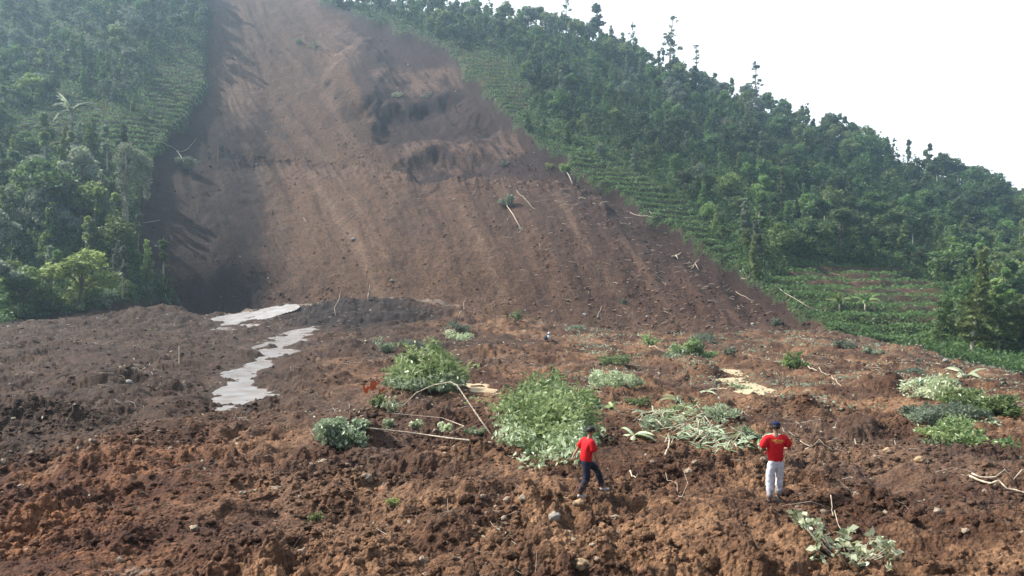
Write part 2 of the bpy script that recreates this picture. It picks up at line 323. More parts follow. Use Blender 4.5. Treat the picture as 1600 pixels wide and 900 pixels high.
# ------------------------------------------------------------------ materials
def nt(name):
    m = bpy.data.materials.new(name); m.use_nodes = True; n = m.node_tree
    return m, n, n.nodes['Principled BSDF'], n.nodes['Material Output']
def soil_mat(name, attr=True, base=(.2,.1,.05), rough=.9, sc=3.0, bump=.6, dist=.06, spec=.25):
    m, n, b, o = nt(name); L = n.links.new
    tc = n.nodes.new('ShaderNodeTexCoord')
    if attr:
        at_ = n.nodes.new('ShaderNodeAttribute'); at_.attribute_name = 'soil'; src = at_.outputs['Color']
    else:
        rg = n.nodes.new('ShaderNodeRGB'); rg.outputs[0].default_value = (*base, 1); src = rg.outputs[0]
    n1_ = n.nodes.new('ShaderNodeTexNoise'); n1_.inputs['Scale'].default_value = sc; n1_.inputs['Detail'].default_value = 8; n1_.inputs['Roughness'].default_value = .7
    L(tc.outputs['Object'], n1_.inputs['Vector'])
    mr = n.nodes.new('ShaderNodeMapRange'); mr.inputs[1].default_value = .3; mr.inputs[2].default_value = .7; mr.inputs[3].default_value = .5; mr.inputs[4].default_value = 1.5
    L(n1_.outputs[0], mr.inputs[0])
    mx = n.nodes.new('ShaderNodeVectorMath'); mx.operation = 'SCALE'; L(src, mx.inputs[0]); L(mr.outputs[0], mx.inputs['Scale'])
    vo = n.nodes.new('ShaderNodeTexVoronoi'); vo.inputs['Scale'].default_value = sc*2.6; L(tc.outputs['Object'], vo.inputs['Vector'])
    sp = n.nodes.new('ShaderNodeSeparateColor'); L(vo.outputs['Color'], sp.inputs[0]); m5 = n.nodes.new('ShaderNodeMapRange'); m5.inputs[3].default_value = .62; m5.inputs[4].default_value = 1.38; L(sp.outputs[0], m5.inputs[0])
    mx5 = n.nodes.new('ShaderNodeVectorMath'); mx5.operation = 'SCALE'; L(mx.outputs[0], mx5.inputs[0]); L(m5.outputs[0], mx5.inputs['Scale'])
    L(mx5.outputs[0], b.inputs['Base Color'])
    bp = n.nodes.new('ShaderNodeBump'); bp.inputs['Strength'].default_value = bump; bp.inputs['Distance'].default_value = dist
    L(n1_.outputs[0], bp.inputs['Height'])
    v2 = n.nodes.new('ShaderNodeTexVoronoi'); v2.inputs['Scale'].default_value = sc*3.1; L(tc.outputs['Object'], v2.inputs['Vector'])
    b2 = n.nodes.new('ShaderNodeBump'); b2.invert = True; b2.inputs['Strength'].default_value = bump; b2.inputs['Distance'].default_value = dist*.8
    L(v2.outputs['Distance'], b2.inputs['Height']); L(bp.outputs[0], b2.inputs['Normal']); L(b2.outputs[0], b.inputs['Normal'])
    b.inputs['Roughness'].default_value = rough; b.inputs['Specular IOR Level'].default_value = spec
    return m
def leaf_mat(name, dark, light, trans=.45, rough=.55, objvar=True):
    m, n, b, o = nt(name); L = n.links.new
    a = n.nodes.new('ShaderNodeAttribute'); a.attribute_name = 'tint'
    mx = n.nodes.new('ShaderNodeMix'); mx.data_type = 'RGBA'; mx.inputs[6].default_value = (*dark, 1); mx.inputs[7].default_value = (*light, 1)
    L(a.outputs['Fac'], mx.inputs[0]); out = mx.outputs[2]
    if objvar:
        oi = n.nodes.new('ShaderNodeObjectInfo'); hs = n.nodes.new('ShaderNodeHueSaturation')
        mr = n.nodes.new('ShaderNodeMapRange'); mr.inputs[3].default_value = .475; mr.inputs[4].default_value = .53; L(oi.outputs['Random'], mr.inputs[0]); L(mr.outputs[0], hs.inputs['Hue'])
        m2 = n.nodes.new('ShaderNodeMath'); m2.operation = 'MULTIPLY'; m2.inputs[1].default_value = 7.3; L(oi.outputs['Random'], m2.inputs[0])
        m3 = n.nodes.new('ShaderNodeMath'); m3.operation = 'FRACT'; L(m2.outputs[0], m3.inputs[0])
        m4 = n.nodes.new('ShaderNodeMapRange'); m4.inputs[3].default_value = .6; m4.inputs[4].default_value = 1.35; L(m3.outputs[0], m4.inputs[0]); L(m4.outputs[0], hs.inputs['Value'])
        L(out, hs.inputs['Color']); out = hs.outputs[0]
    L(out, b.inputs['Base Color']); b.inputs['Roughness'].default_value = rough; b.inputs['Specular IOR Level'].default_value = .4
    tr = n.nodes.new('ShaderNodeBsdfTranslucent'); L(out, tr.inputs[0]); ms = n.nodes.new('ShaderNodeMixShader'); ms.inputs[0].default_value = trans
    L(b.outputs[0], ms.inputs[1]); L(tr.outputs[0], ms.inputs[2]); L(ms.outputs[0], o.inputs[0])
    return m
def flat_mat(name, c, rough=.8, spec=.3, sc=30, var=.25):
    m, n, b, o = nt(name); L = n.links.new
    tc = n.nodes.new('ShaderNodeTexCoord'); nz = n.nodes.new('ShaderNodeTexNoise'); nz.inputs['Scale'].default_value = sc; nz.inputs['Detail'].default_value = 4
    L(tc.outputs['Object'], nz.inputs[0]); mr = n.nodes.new('ShaderNodeMapRange'); mr.inputs[1].default_value = .3; mr.inputs[2].default_value = .7
    mr.inputs[3].default_value = 1-var; mr.inputs[4].default_value = 1+var; L(nz.outputs[0], mr.inputs[0])
    vm = n.nodes.new('ShaderNodeVectorMath'); vm.operation = 'SCALE'; vm.inputs[0].default_value = c; L(mr.outputs[0], vm.inputs['Scale'])
    L(vm.outputs[0], b.inputs['Base Color']); b.inputs['Roughness'].default_value = rough; b.inputs['Specular IOR Level'].default_value = spec
    return m
M = dict(
 mud=soil_mat('mud_soil', sc=5, bump=.8, dist=.05), scar=soil_mat('scar_soil', sc=1.6, bump=.6, dist=.25), hill=soil_mat('hill_soil', sc=1.2),
 clod=soil_mat('clod_soil', sc=9, bump=.8, dist=.03), stone=flat_mat('grey_stone', (.30,.28,.24), sc=8), tanstone=flat_mat('tan_stone', (.42,.29,.17), sc=8),
 bark=flat_mat('pale_bark', (.42,.36,.28), sc=3, var=.4), dbark=flat_mat('dark_bark', (.16,.13,.10), sc=2, var=.4), wood=flat_mat('bare_pale_wood', (.46,.38,.28), sc=9, var=.5),
 twig=flat_mat('twig', (.45,.38,.30), sc=3, var=.5),
 dark=leaf_mat('dark_leaf', (.036,.066,.026), (.135,.195,.072)), mid=leaf_mat('mid_leaf', (.054,.100,.032), (.245,.330,.105)),
 lite=leaf_mat('light_leaf', (.095,.150,.042), (.320,.400,.130)), grey=leaf_mat('grey_green_leaf', (.105,.140,.095), (.330,.380,.260)),
 cover=leaf_mat('cover_leaf', (.035,.080,.028), (.190,.300,.100), objvar=False),
 fresh=leaf_mat('fresh_leaf', (.040,.090,.024), (.420,.500,.225), trans=.4, rough=.32), silver=leaf_mat('silvery_leaf', (.180,.240,.110), (.640,.700,.480), trans=.35, rough=.32),
 litter=leaf_mat('litter_leaf', (.12,.10,.06), (.40,.37,.27), trans=.2, objvar=False), orange=flat_mat('orange_scrap', (.62,.14,.05), sc=20),
)
def water_mat(name, c, rough):
    m, n, b, o = nt(name); L = n.links.new
    tc = n.nodes.new('ShaderNodeTexCoord'); nz = n.nodes.new('ShaderNodeTexNoise'); nz.inputs['Scale'].default_value = .8; nz.inputs['Detail'].default_value = 6
    L(tc.outputs['Object'], nz.inputs[0]); mx = n.nodes.new('ShaderNodeMix'); mx.data_type = 'RGBA'
    mr = n.nodes.new('ShaderNodeMapRange'); mr.inputs[1].default_value = .40; mr.inputs[2].default_value = .7; L(nz.outputs[0], mr.inputs[0])
    mx.inputs[6].default_value = (*c, 1); mx.inputs[7].default_value = (c[0]*.72, c[1]*.66, c[2]*.6, 1); L(mr.outputs[0], mx.inputs[0]); L(mx.outputs[2], b.inputs['Base Color'])
    bp = n.nodes.new('ShaderNodeBump'); bp.inputs['Strength'].default_value = .12; bp.inputs['Distance'].default_value = .03; L(nz.outputs[0], bp.inputs['Height']); L(bp.outputs[0], b.inputs['Normal'])
    b.inputs['Roughness'].default_value = rough; b.inputs['IOR'].default_value = 1.33; return m
M['silt_glint'] = water_mat('silty_water_glint', (.50,.485,.475), .07); M['cream'] = water_mat('cream_silty_water', (.62,.49,.31), .3)  # the stream's bright glint is put into its pale base colour

# ------------------------------------------------------------------ terrain meshes
def sub_mesh(name, fm, Zs, mat, colr):
    cell = fm[:-1, :-1]; r, c = np.nonzero(cell)
    q = np.stack([r*NX+c, r*NX+c+1, (r+1)*NX+c+1, (r+1)*NX+c], 1)
    used, inv = np.unique(q.ravel(), return_inverse=True)
    co = np.stack([WX.ravel()[used], D.ravel()[used], Zs.ravel()[used]], 1)
    return link(name, npmesh(name, co, inv.reshape(-1, 4), mat, True, colr.reshape(-1, 3)[used] if colr is not None else None))
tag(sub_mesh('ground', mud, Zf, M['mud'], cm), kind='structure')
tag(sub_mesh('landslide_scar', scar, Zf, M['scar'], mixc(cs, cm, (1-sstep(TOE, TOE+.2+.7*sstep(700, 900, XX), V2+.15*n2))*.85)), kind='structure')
tag(sub_mesh('hillside', hill, Zf, M['hill'], chl), kind='structure')
for nm, p, mt in (('muddy_stream', pool1, 'silt_glint'), ('muddy_stream', pool2, 'silt_glint'), ('puddle', pool3, 'cream'), ('puddle', pool4, 'cream')):
    pk = blur(inpoly(Xp, Yp, p).astype(np.float32), 7, 3) > .06
    tag(sub_mesh(nm, pk, Zb-.17, M[mt], None), kind='structure')

# ------------------------------------------------------------------ foliage builders
def rand_unit(n):
    v = R.normal(size=(n, 3)); return v/np.linalg.norm(v, axis=1)[:, None]
def leaves(P, size, asp=.5, flat=0.0, droop=0.0, tint=None, bend=.18):
    n = len(P); size = np.broadcast_to(np.asarray(size, float), (n,))*R.uniform(.6, 1.35, n)
    a = rand_unit(n); a[:, 2] = a[:, 2]*(1-flat)-droop; a /= np.linalg.norm(a, axis=1)[:, None]+1e-9
    nn = rand_unit(n); nn[:, 2] += flat*1.5; b = np.cross(nn, a); b /= np.linalg.norm(b, axis=1)[:, None]+1e-9
    up_ = np.cross(a, b); s = size[:, None]
    co = np.stack([P-a*s*.5, P+b*s*asp*.5+up_*s*bend*.5, P+a*s*.5, P-b*s*asp*.5+up_*s*bend*.5], 1).reshape(-1, 3)
    if tint is None: tint = R.random(n)
    return co, np.arange(4*n).reshape(-1, 4), np.repeat(tint, 4)
def blob_pts(blobs, n, hollow_=.45):
    wts = np.array([b[3]*b[4]*b[5] for b in blobs])**.7; k = R.choice(len(blobs), n, p=wts/wts.sum())
    B = np.array(blobs)[k]; u = rand_unit(n); r = (hollow_+(1-hollow_)*R.random(n))**.8*R.uniform(.8, 1.12, n)
    return B[:, :3]+u*B[:, 3:6]*r[:, None], k
def tubes(polys, sides=6):
    vs, fs = [], []
    for pts, rs in polys:
        pts = [Vector(p) for p in pts]; base = len(vs)
        for i, p in enumerate(pts):
            t = (pts[min(i+1, len(pts)-1)]-pts[max(i-1, 0)]); t = t.normalized() if t.length > 1e-9 else Vector((0,0,1))
            a = t.cross(Vector((.3,.2,.93))); a = a.normalized() if a.length > 1e-3 else Vector((1,0,0)); b = t.cross(a)
            for k in range(sides):
                an = 2*math.pi*k/sides; vs.append(p+(a*math.cos(an)+b*math.sin(an))*rs[i])
        for i in range(len(pts)-1):
            for k in range(sides):
                k2 = (k+1) % sides; fs.append((base+i*sides+k, base+i*sides+k2, base+(i+1)*sides+k2, base+(i+1)*sides+k))
        for e, rv in ((0, 1), (len(pts)-1, 0)):
            c_ = len(vs); vs.append(pts[e])
            for k in range(sides):
                a_, b_ = base+e*sides+k, base+e*sides+(k+1) % sides
                fs.append((c_, b_, a_) if rv else (c_, a_, b_))
    return vs, fs
def tube_obj(name, polys, mat, parent=None, sides=6):
    vs, fs = tubes(polys, sides); me = bpy.data.meshes.new(name); me.from_pydata(vs, [], fs)
    for p in me.polygons: p.use_smooth = True
    me.materials.append(mat); return link(name, me, parent)

def tree_proto(kind, k):
    """(trunk mesh, crown mesh, crown arrays) for a tree 10 m tall"""
    rs = random.Random(hash((kind, k)) % 9999 if False else len(kind)*31+k*7)
    u = rs.uniform; blobs = []; polys = []
    if kind == 'broadleaf':
        H0 = 10; lean = (u(-.5,.5), u(-.5,.5)); th = u(3, 4.6)
        tr = [(0,0,-1),(lean[0]*.3,lean[1]*.3,th*.5),(lean[0],lean[1],th),(lean[0]*1.5,lean[1]*1.3,8.3)]
        polys.append((tr, [.24,.19,.15,.05]))
        for i in range(9):
            an = i*2.4+u(-.4,.4); rr = u(.8, 2.3) if i else 0; zz = u(4.2, 8.6) if i else 8.7; rr *= (1.15-abs(zz-6)/6)
            c_ = (lean[0]+rr*1.25*math.cos(an), lean[1]+rr*1.25*math.sin(an), zz*.93); s = u(1.2, 2.1)
            blobs.append((*c_, s, s, s*u(.65,.9))); polys.append(([(lean[0]*.9, lean[1]*.9, th*.9+.1*i), ((c_[0]+lean[0])/2, (c_[1]+lean[1])/2, zz-.9), c_], [.09,.06,.02]))
        n, ls, fl = 1500, .66, .1
    elif kind == 'slender':
        lx, ly = u(-.6,.6), u(-.6,.6)
        polys.append(([(0,0,-1),(lx*.3,ly*.3,4),(lx*.8,ly*.8,8),(lx,ly,10)], [.20,.16,.11,.04]))
        for i in range(13):
            zz = u(3.6, 9.9); t = zz/10; an = u(0,6.28); rr = u(.2, 1.0)*(1.25-t); c_ = (lx*t+rr*math.cos(an), ly*t+rr*math.sin(an), zz); s = u(.35,.75)
            blobs.append((*c_, s, s, s*u(.6,1.0))); polys.append(([(lx*t*.95, ly*t*.95, zz-.5), c_], [.04,.015]))
        n, ls, fl = 900, .55, 0
    elif kind == 'layered':
        lx = u(-.5,.5)
        polys.append(([(0,0,-1),(lx*.4,0,5),(lx,0,9.6)], [.2,.14,.03]))
        for i in range(13):
            zz = 2.6+i*.58+u(-.2,.2); t = zz/10; an = u(0,6.28); rr = u(.5, 1.5)*(1.12-t)*1.3
            for q in (0, 1):
                a2 = an+q*math.pi+u(-.5,.5); c_ = (lx*t+rr*math.cos(a2), rr*math.sin(a2), zz+u(-.2,.2)); s = u(.7,1.2)*(1.25-t)
                blobs.append((*c_, s*1.15, s*1.15, .30)); polys.append(([(lx*t,0,zz-.3), c_], [.05,.02]))
        n, ls, fl = 1300, .55, .5
    elif kind == 'conical':
        polys.append(([(0,0,-1),(0,0,5),(u(-.2,.2),0,9.7)], [.18,.12,.03]))
        for i in range(20):
            zz = 1.6+i*.42; rr = (1.1-zz/10)*1.9; an = u(0,6.28); c_ = (rr*.55*math.cos(an), rr*.55*math.sin(an), zz); s = .35+rr*.52
            blobs.append((*c_, s, s, s*.7))
        n, ls, fl = 1500, .55, .15
    elif kind == 'sparse':                   # the see-through trees on the skyline
        lx, ly = u(-.7,.7), u(-.4,.4)
        polys.append(([(0,0,-1),(lx*.3,0,4),(lx*.8,ly,8),(lx,ly,10)], [.15,.12,.09,.04]))
        for i in range(26):
            zz = u(3.6, 10); t = zz/10; an = u(0,6.28); rr = u(.3, 1.5)*(1.25-t*.8); c_ = (lx*t+rr*math.cos(an), ly*t+rr*math.sin(an), zz); s = u(.2,.42)
            blobs.append((*c_, s*1.2, s*1.2, s*.7)); polys.append(([(lx*t*.95, ly*t, zz-.6), c_], [.045,.02]))
        n, ls, fl = 560, .36, 0
    P, bi = blob_pts(blobs, n)
    tint = np.clip(R.random(n)*.7+.3*np.array([rs.random() for _ in blobs])[bi], 0, 1)
    co, fa, ti = leaves(P, ls, .62, fl, 0, tint)
    return polys, co, fa, ti
PROTO = {}
def get_proto(kind, k, mk):
    key = (kind, k)
    if key not in PROTO: PROTO[key] = tree_proto(kind, k)
    key2 = (kind, k, mk)
    if key2 not in PROTO:
        polys, co, fa, ti = PROTO[key]; vs, fs = tubes(polys, 5)
        tm = bpy.data.meshes.new('trunk'); tm.from_pydata(vs, [], fs); tm.materials.append(M['bark'] if kind in ('slender','sparse','layered') else M['dbark'])
        PROTO[key2] = (tm, npmesh('crown', co, fa, M[mk], False, None, ti))
    return PROTO[key2]
def place_tree(name, kind, k, mk, loc, h, label, group=None, lean=(0, 0), wid=1.0, cat='tree'):
    tm, cmh = get_proto(kind, k, mk); e = empty(name, loc, random.uniform(0, 6.28) if lean == (0, 0) else 0, label, cat, group)
    s = h/10; e.scale = (s*wid, s*wid, s)
    if lean != (0, 0): e.rotation_euler = (lean[1], lean[0], 0)
    link('trunk', tm, e); link('crown', cmh, e); return e

# ------------------------------------------------------------------ undergrowth on the hillside (nobody could count it)
hc = hill[:-1, :-1]
def sample_cells(mask, wgt, n):
    r, c = np.nonzero(mask); ww = wgt[r, c]; k = R.choice(len(r), n, p=ww/ww.sum())
    rr = r[k]+R.random(n); cc = c[k]+R.random(n); return rr, cc
def gridval(A, rr, cc):
    r = rr.astype(int); c = cc.astype(int); a = rr-r; b = cc-c
    return A[r,c]*(1-a)*(1-b)+A[r+1,c]*a*(1-b)+A[r,c+1]*(1-a)*b+A[r+1,c+1]*a*b
dx_ = np.abs(WX[:-1, 1:]-WX[:-1, :-1]); dd_ = np.abs(D[1:, :-1]-D[:-1, :-1]); area = dx_*dd_
px_area = area/(D[:-1, :-1]/F)**2            # grows where a cell would look large
inview = ((XX > -60) & (XX < 1660) & (YB > -60))[:-1, :-1]
wgt = area**.5*(1/D[:-1, :-1])*(1+0*area)
wgt = wgt*(.35+.65*inview)*(V2[:-1, :-1] < RIDGE+.4)*(V2[:-1, :-1] > 7)
rowsw = (1-terr[:-1, :-1])+terr[:-1, :-1]*np.where(fr[:-1, :-1] > .5, .5, 1.4)
wgt = wgt*rowsw*(1-.86*brown[:-1, :-1]*np.where(fr[:-1, :-1] > .35, 1, .35))
rr, cc = sample_cells(hc, wgt, 330000)
P = np.stack([gridval(WX, rr, cc), gridval(D, rr, cc), gridval(Zf, rr, cc)], 1)
tv = gridval(terr, rr, cc); bush = fbm(P[:, 0]/3.2, P[:, 1]/3.2, 901, 3)
P[:, 2] += R.random(len(P))**1.3*(.4+1.9*np.clip(bush+.35, 0, 1))*(1-.6*tv)
tint = np.clip(.35+.12*tv+.5*bush+.4*(R.random(len(P))-.3)+.25*fbm(P[:,0]/25, P[:,1]/25, 911, 2), 0, 1)
co, fa, ti = leaves(P, .30+.0014*P[:, 1], .6, .2, 0, tint)
tag(link('undergrowth', npmesh('undergrowth', co, fa, M['cover'], False, None, ti)), 'low green scrub and planted rows covering the hillsides', 'undergrowth', kind='stuff')

# ------------------------------------------------------------------ trees on the hillsides
cand = []
hv = hill & (V2 < RIDGE+.15) & (V2 > 7.5) & (XX > -40) & (XX < 1640) & (YB > -60) & (terr < .3) & (brown < .5)
r_, c_ = np.nonzero(hv)
occ = {}
def free(x, y, rad_):
    g = 6; kx, ky = int(x//g), int(y//g)
    for i in (-1,0,1):
        for j in (-1,0,1):
            for (a, b, q) in occ.get((kx+i, ky+j), ()):
                if (a-x)**2+(b-y)**2 < (rad_+q)**2: return False
    occ.setdefault((kx, ky), []).append((x, y, rad_)); return True
wt = (D[r_, c_]*(WX[r_, np.minimum(c_+1, NX-1)]-WX[r_, c_]))*1.0; order = R.choice(len(r_), 9000, p=wt/wt.sum())
trees = []
for k in order:
    r, c = r_[k], c_[k]; X, yb, v = XX[r, c], YB[r, c], V2[r, c]; x, d, z = WX[r, c], D[r, c], Zf[r, c]
    dens = 1.0
    if 690 < X < 1150 and yb > np.interp(X, [690,1150], [95,330]) : dens = .30
    if X < 330 and 60 < yb < 250 and X > 200: dens = .4
    if random.random() > dens: continue
    # keep crowns off the open scar
    if hb[min(r+3, NV-1), c] < .93 and random.random() < .6: continue
    rr0 = 1.7 if v > 14 else 1.9
    if not free(x, d, rr0*random.uniform(.8, 1.25)): continue
    trees.append((x, d, z, X, yb, v))
# the largest in the picture become individuals
trees.sort(key=lambda t: t[1]*(1 if t[5] < 14.7 else .78))
NIND = 262
ZN = lambda X, yb, v: ('lower slope left of the scar' if yb > 260 else 'upper slope left of the scar') if X < 400 else \
    ('ridge against the sky' if v > 14.55 else 'dense lower right slope' if X > 1150 else 'open slope right of the scar')
KL = {'broadleaf': 'round-crowned broadleaf tree', 'slender': 'slender tree with tufted narrow crown', 'layered': 'feathery tree with layered crown', 'conical': 'bushy tree tapering to a point', 'sparse': 'thin see-through tree'}
SH = {'dark': 'dark green', 'mid': 'mid green', 'lite': 'yellow-green', 'grey': 'grey-green'}
rest = []
for i, (x, d, z, X, yb, v) in enumerate(trees):
    q = random.random()
    crest = v > 14.55
    if X < 400: kind = 'broadleaf' if q < .45 else 'slender' if q < .72 else 'conical' if q < .85 else 'layered'
    elif crest: kind = 'broadleaf' if q < .45 else 'slender' if q < .7 else 'sparse' if q < .86 else 'layered'
    elif X > 1150: kind = 'broadleaf' if q < .55 else 'layered' if q < .75 else 'conical' if q < .93 else 'slender'
    else: kind = 'broadleaf' if q < .42 else 'slender' if q < .66 else 'layered' if q < .8 else 'conical'
    q = random.random()
    if X > 1200: mk = 'dark' if q < .5 else 'mid' if q < .88 else 'lite'
    elif X > 400: mk = 'dark' if q < .3 else 'mid' if q < .65 else 'lite' if q < .83 else 'grey'
    else: mk = 'dark' if q < .15 else 'mid' if q < .45 else 'lite' if q < .72 else 'grey'
    h = random.uniform(4, 8.5)*(1.15 if kind in ('slender', 'sparse') else 1.0)*(1.25 if X > 1150 and v < 13 else 1)*(.72 if 690 < X < 1150 and v < 14 else 1)
    if crest: h = random.uniform(4.5, 9)
    if X < 400 and yb > 250: h *= 1.1
    k = random.randrange(3)
    if i < NIND:
        zn = ZN(X, yb, v)
        place_tree({'broadleaf':'broadleaf_tree','slender':'slender_tree','layered':'feathery_tree','conical':'bushy_tree','sparse':'thin_tree'}[kind], kind, k, mk, (x, d, z-.2), h,
                   f'{SH[mk]} {KL[kind]} on the {zn}', f'{KL[kind]}s, {SH[mk]}, {zn}', wid=random.uniform(.8, 1.25)*(1.15 if kind == 'broadleaf' else 1))
    else: rest.append((kind, k, mk, x, d, z, h))
byk = {}
for kind, k, mk, x, d, z, h in rest:
    if (kind, k) not in PROTO: PROTO[(kind, k)] = tree_proto(kind, k)
    polys, co, fa, ti = PROTO[(kind, k)]; nl = len(fa); keep = R.permutation(nl)[:int(nl*.6)]; idx = (keep[:, None]*4+np.arange(4)).ravel()
    c2 = co[idx].copy(); cen = c2.reshape(-1, 4, 3).mean(1, keepdims=True); c2 = (cen+(c2.reshape(-1, 4, 3)-cen)*1.3).reshape(-1, 3)
    a = random.uniform(0, 6.28); s = h/10; ca, sa = math.cos(a)*s, math.sin(a)*s
    q = np.stack([c2[:,0]*ca-c2[:,1]*sa+x, c2[:,0]*sa+c2[:,1]*ca+d, c2[:,2]*s+z-.2], 1)
    byk.setdefault(mk, []).append((q, ti[idx]*random.uniform(.5, 1)))
for mk, L_ in byk.items():
    q = np.concatenate([a for a, b in L_]); t = np.concatenate([b for a, b in L_])
    tag(link('woodland', npmesh('woodland', q, np.arange(len(q)).reshape(-1, 4), M[mk], False, None, t)), f'{SH[mk]} crowns of the far wood beyond the nearer trees', 'woodland', kind='stuff')
print('TREES', len(trees), len(rest))

# notable trees, each its own label
def nt_tree(px, py, h, kind, mk, label, k=0, wid=1, lean=(0,0), name='tree', d=None):
    p = at(px, py) if d is None else atd(px, d); return place_tree(name, kind, k, mk, (p.x, p.y, p.z-.2), h, label, lean=lean, wid=wid)
RD = lambda px: float(np.interp(px, xcol, DR[RIDGE]))
for px, top, h0, kind, k, wd, lab in [
  (885,-12,0,'sparse',0,1.0,'thin tree at the top edge, leftmost of the tall ones above the ridge'),
  (938,4,0,'slender',1,1.5,'tall dark tree with bunched top standing out above the ridge, second from the left'),
  (990,34,0,'sparse',1,.8,'small wispy tree on the ridge between two taller ones'),
  (1045,24,0,'sparse',2,1.3,'tallest airy tree on the skyline with gaps full of white sky'),
  (1088,70,0,'sparse',0,.9,'thin bare-topped tree just right of the tallest airy skyline tree'),
  (1180,96,0,'sparse',1,1.1,'lone spindly tree poking up halfway down the ridge'),
  (1450,222,0,'slender',2,.9,'small pale tree poking above the ridge near the big dark crown'),
  (1540,258,0,'broadleaf',0,1.15,'big dark lumpy crown at the right end of the ridge'),
  (1580,298,0,'broadleaf',2,1.0,'dark round crown at the right edge below the big lumpy one')]:
    d = RD(px)-2; p = atd(px, d); h = CAMZ+(HOR-top)*d/F-p.z
    place_tree('skyline_tree', kind, k, 'dark', (p.x, p.y, p.z-.2), h, lab, wid=wd)
p = atd(1515, 84); place_tree('feathery_tree', 'layered', 1, 'lite', (p.x, p.y, p.z-.3), 12.5, 'leaning pale yellow-green feathery tree with bare trunk, beyond the debris at right', lean=(.16, 0), wid=.75)
p = atd(1570, 96); place_tree('feathery_tree', 'layered', 2, 'mid', (p.x, p.y, p.z-.3), 11, 'mid green feathery tree at the right edge behind the pale leaning one', wid=.95)
nt_tree(60, 350, 12, 'broadleaf', 'mid', 'large leafy green tree at the left edge with sunlit top', 1, 1.2, name='broadleaf_tree')
nt_tree(160, 345, 9, 'conical', 'grey', 'brownish-grey leafy tree below the palm', 1, 1.1, name='bushy_tree')
nt_tree(75, 400, 8, 'conical', 'lite', 'yellow-topped pointed tree in the lower left wood', 2, .9, name='bushy_tree')
nt_tree(145, 420, 8, 'slender', 'fresh', 'bright narrow green tree beside the scar foot', 2, 1.1, name='slender_tree')
# creeper-hung tree
p = at(200, 372); e = empty('creeper_tree', (p.x, p.y, p.z-.2), 0, 'tall pale tree draped in hanging creepers at the left rim of the scar', 'tree')
tube_obj('trunk', [([(0,0,-1),(-.2,0,5),(-.5,0,10),(-.3,0,14.5)], [.32,.26,.2,.08]), ([(-.4,0,9),(1.6,.2,12.5),(2.6,.2,13.4)], [.13,.08,.03]), ([(-.4,0,10),(-1.6,.2,13)], [.1,.03])], M['bark'], e)
bl = [(-.3,0,15.2,1.5,1.3,1.2),(1.3,.2,14.2,1.7,1.3,1.1),(2.8,.2,12.8,1.4,1.2,1.2),(-1.6,.1,13.6,1.2,1.1,1.0),(2.9,0,10.6,1.2,1.0,2.0),(1.3,-.4,11.5,1.3,.9,2.2),(-1.1,-.5,10.5,.8,.7,2.8),(-.4,-.6,6.5,.55,.5,3.4),(.5,-.5,8,.7,.6,3),(3.2,0,8,.7,.6,1.6)]
Pn, bi = blob_pts(bl, 3600); co, fa, ti = leaves(Pn, .38, .5, 0, .6); link('crown', npmesh('crown', co, fa, M['grey'], False, None, ti), e)

# ------------------------------------------------------------------ palms and bananas
def frond_mesh(fronds, width, segs=7, teeth=0):
    vs, fs, ti = [], [], []
    for (dx, dy, el, L0, droop) in fronds:
        az = math.atan2(dy, dx); h = Vector((math.cos(az), math.sin(az), 0)); sd_ = Vector((-math.sin(az), math.cos(az), 0))
        p = Vector((0,0,0)); a = el; b0 = len(vs); t0 = random.random()
        for i in range(segs+1):
            t = i/segs; wd = width*math.sin(math.pi*min(1, .12+t*.88))**.6*(1 if not teeth else (1 if i % 2 else .55))
            dn = Vector((0,0,-wd*.35)); vs += [p-sd_*wd*.5+dn, p, p+sd_*wd*.5+dn]; ti += [t0]*3
            p = p+(h*math.cos(a)+Vector((0,0,1))*math.sin(a))*L0/segs; a -= droop/segs
        for i in range(segs):
            b = b0+3*i; fs += [(b,b+1,b+4,b+3),(b+1,b+2,b+5,b+4)]
    return np.array(vs), np.array(fs), np.array(ti)
def banana(px, py, h, label, name='banana_plant', n=8, mk='fresh', stem=True, group=None, d=None, L0=None, wd=None, el=(.5, 1.3)):
    p = at(px, py) if d is None else atd(px, d); e = empty(name, (p.x, p.y, p.z-.05), random.uniform(0, 6.28), label, 'plant', group)
    th = h*.45
    if stem: tube_obj('stem', [([(0,0,-.2),(0,0,th)], [h*.045, h*.03])], M['bark'], e)
    L0 = L0 or h*.7
    fr_ = [(math.cos(i*2.4), math.sin(i*2.4), random.uniform(*el), L0*random.uniform(.75, 1.1), random.uniform(1.1, 2.2)) for i in range(n)]
    v, f, t = frond_mesh(fr_, wd or L0*.24); v[:, 2] += th if stem else .05
    link('leaves', npmesh('leaves', v, f, M[mk], False, None, t), e); return e
p = at(112, 222); e = empty('palm_tree', (p.x, p.y, p.z-.1), .3, 'palm tree with long pale arching fronds above the left terraces', 'palm')
tube_obj('trunk', [([(0,0,-.5),(.1,0,3),(0,0,6.2)], [.22,.17,.15])], M['dbark'], e)
v, f, t = frond_mesh([(math.cos(i*2.1+.2), math.sin(i*2.1+.2)*.8, random.uniform(.35, 1.2), random.uniform(5.2, 7.0), random.uniform(1.0, 1.9)) for i in range(13)], .8, 9, 1); v[:, 2] += 6.2
link('fronds', npmesh('fronds', v, f, M['grey'], False, None, t), e)
banana(1312, 490, 3.6, 'left one of two banana plants on the terraces beyond the debris', n=8, mk='mid')
banana(1352, 490, 3.8, 'right one of two banana plants on the terraces beyond the debris', n=9, mk='mid')

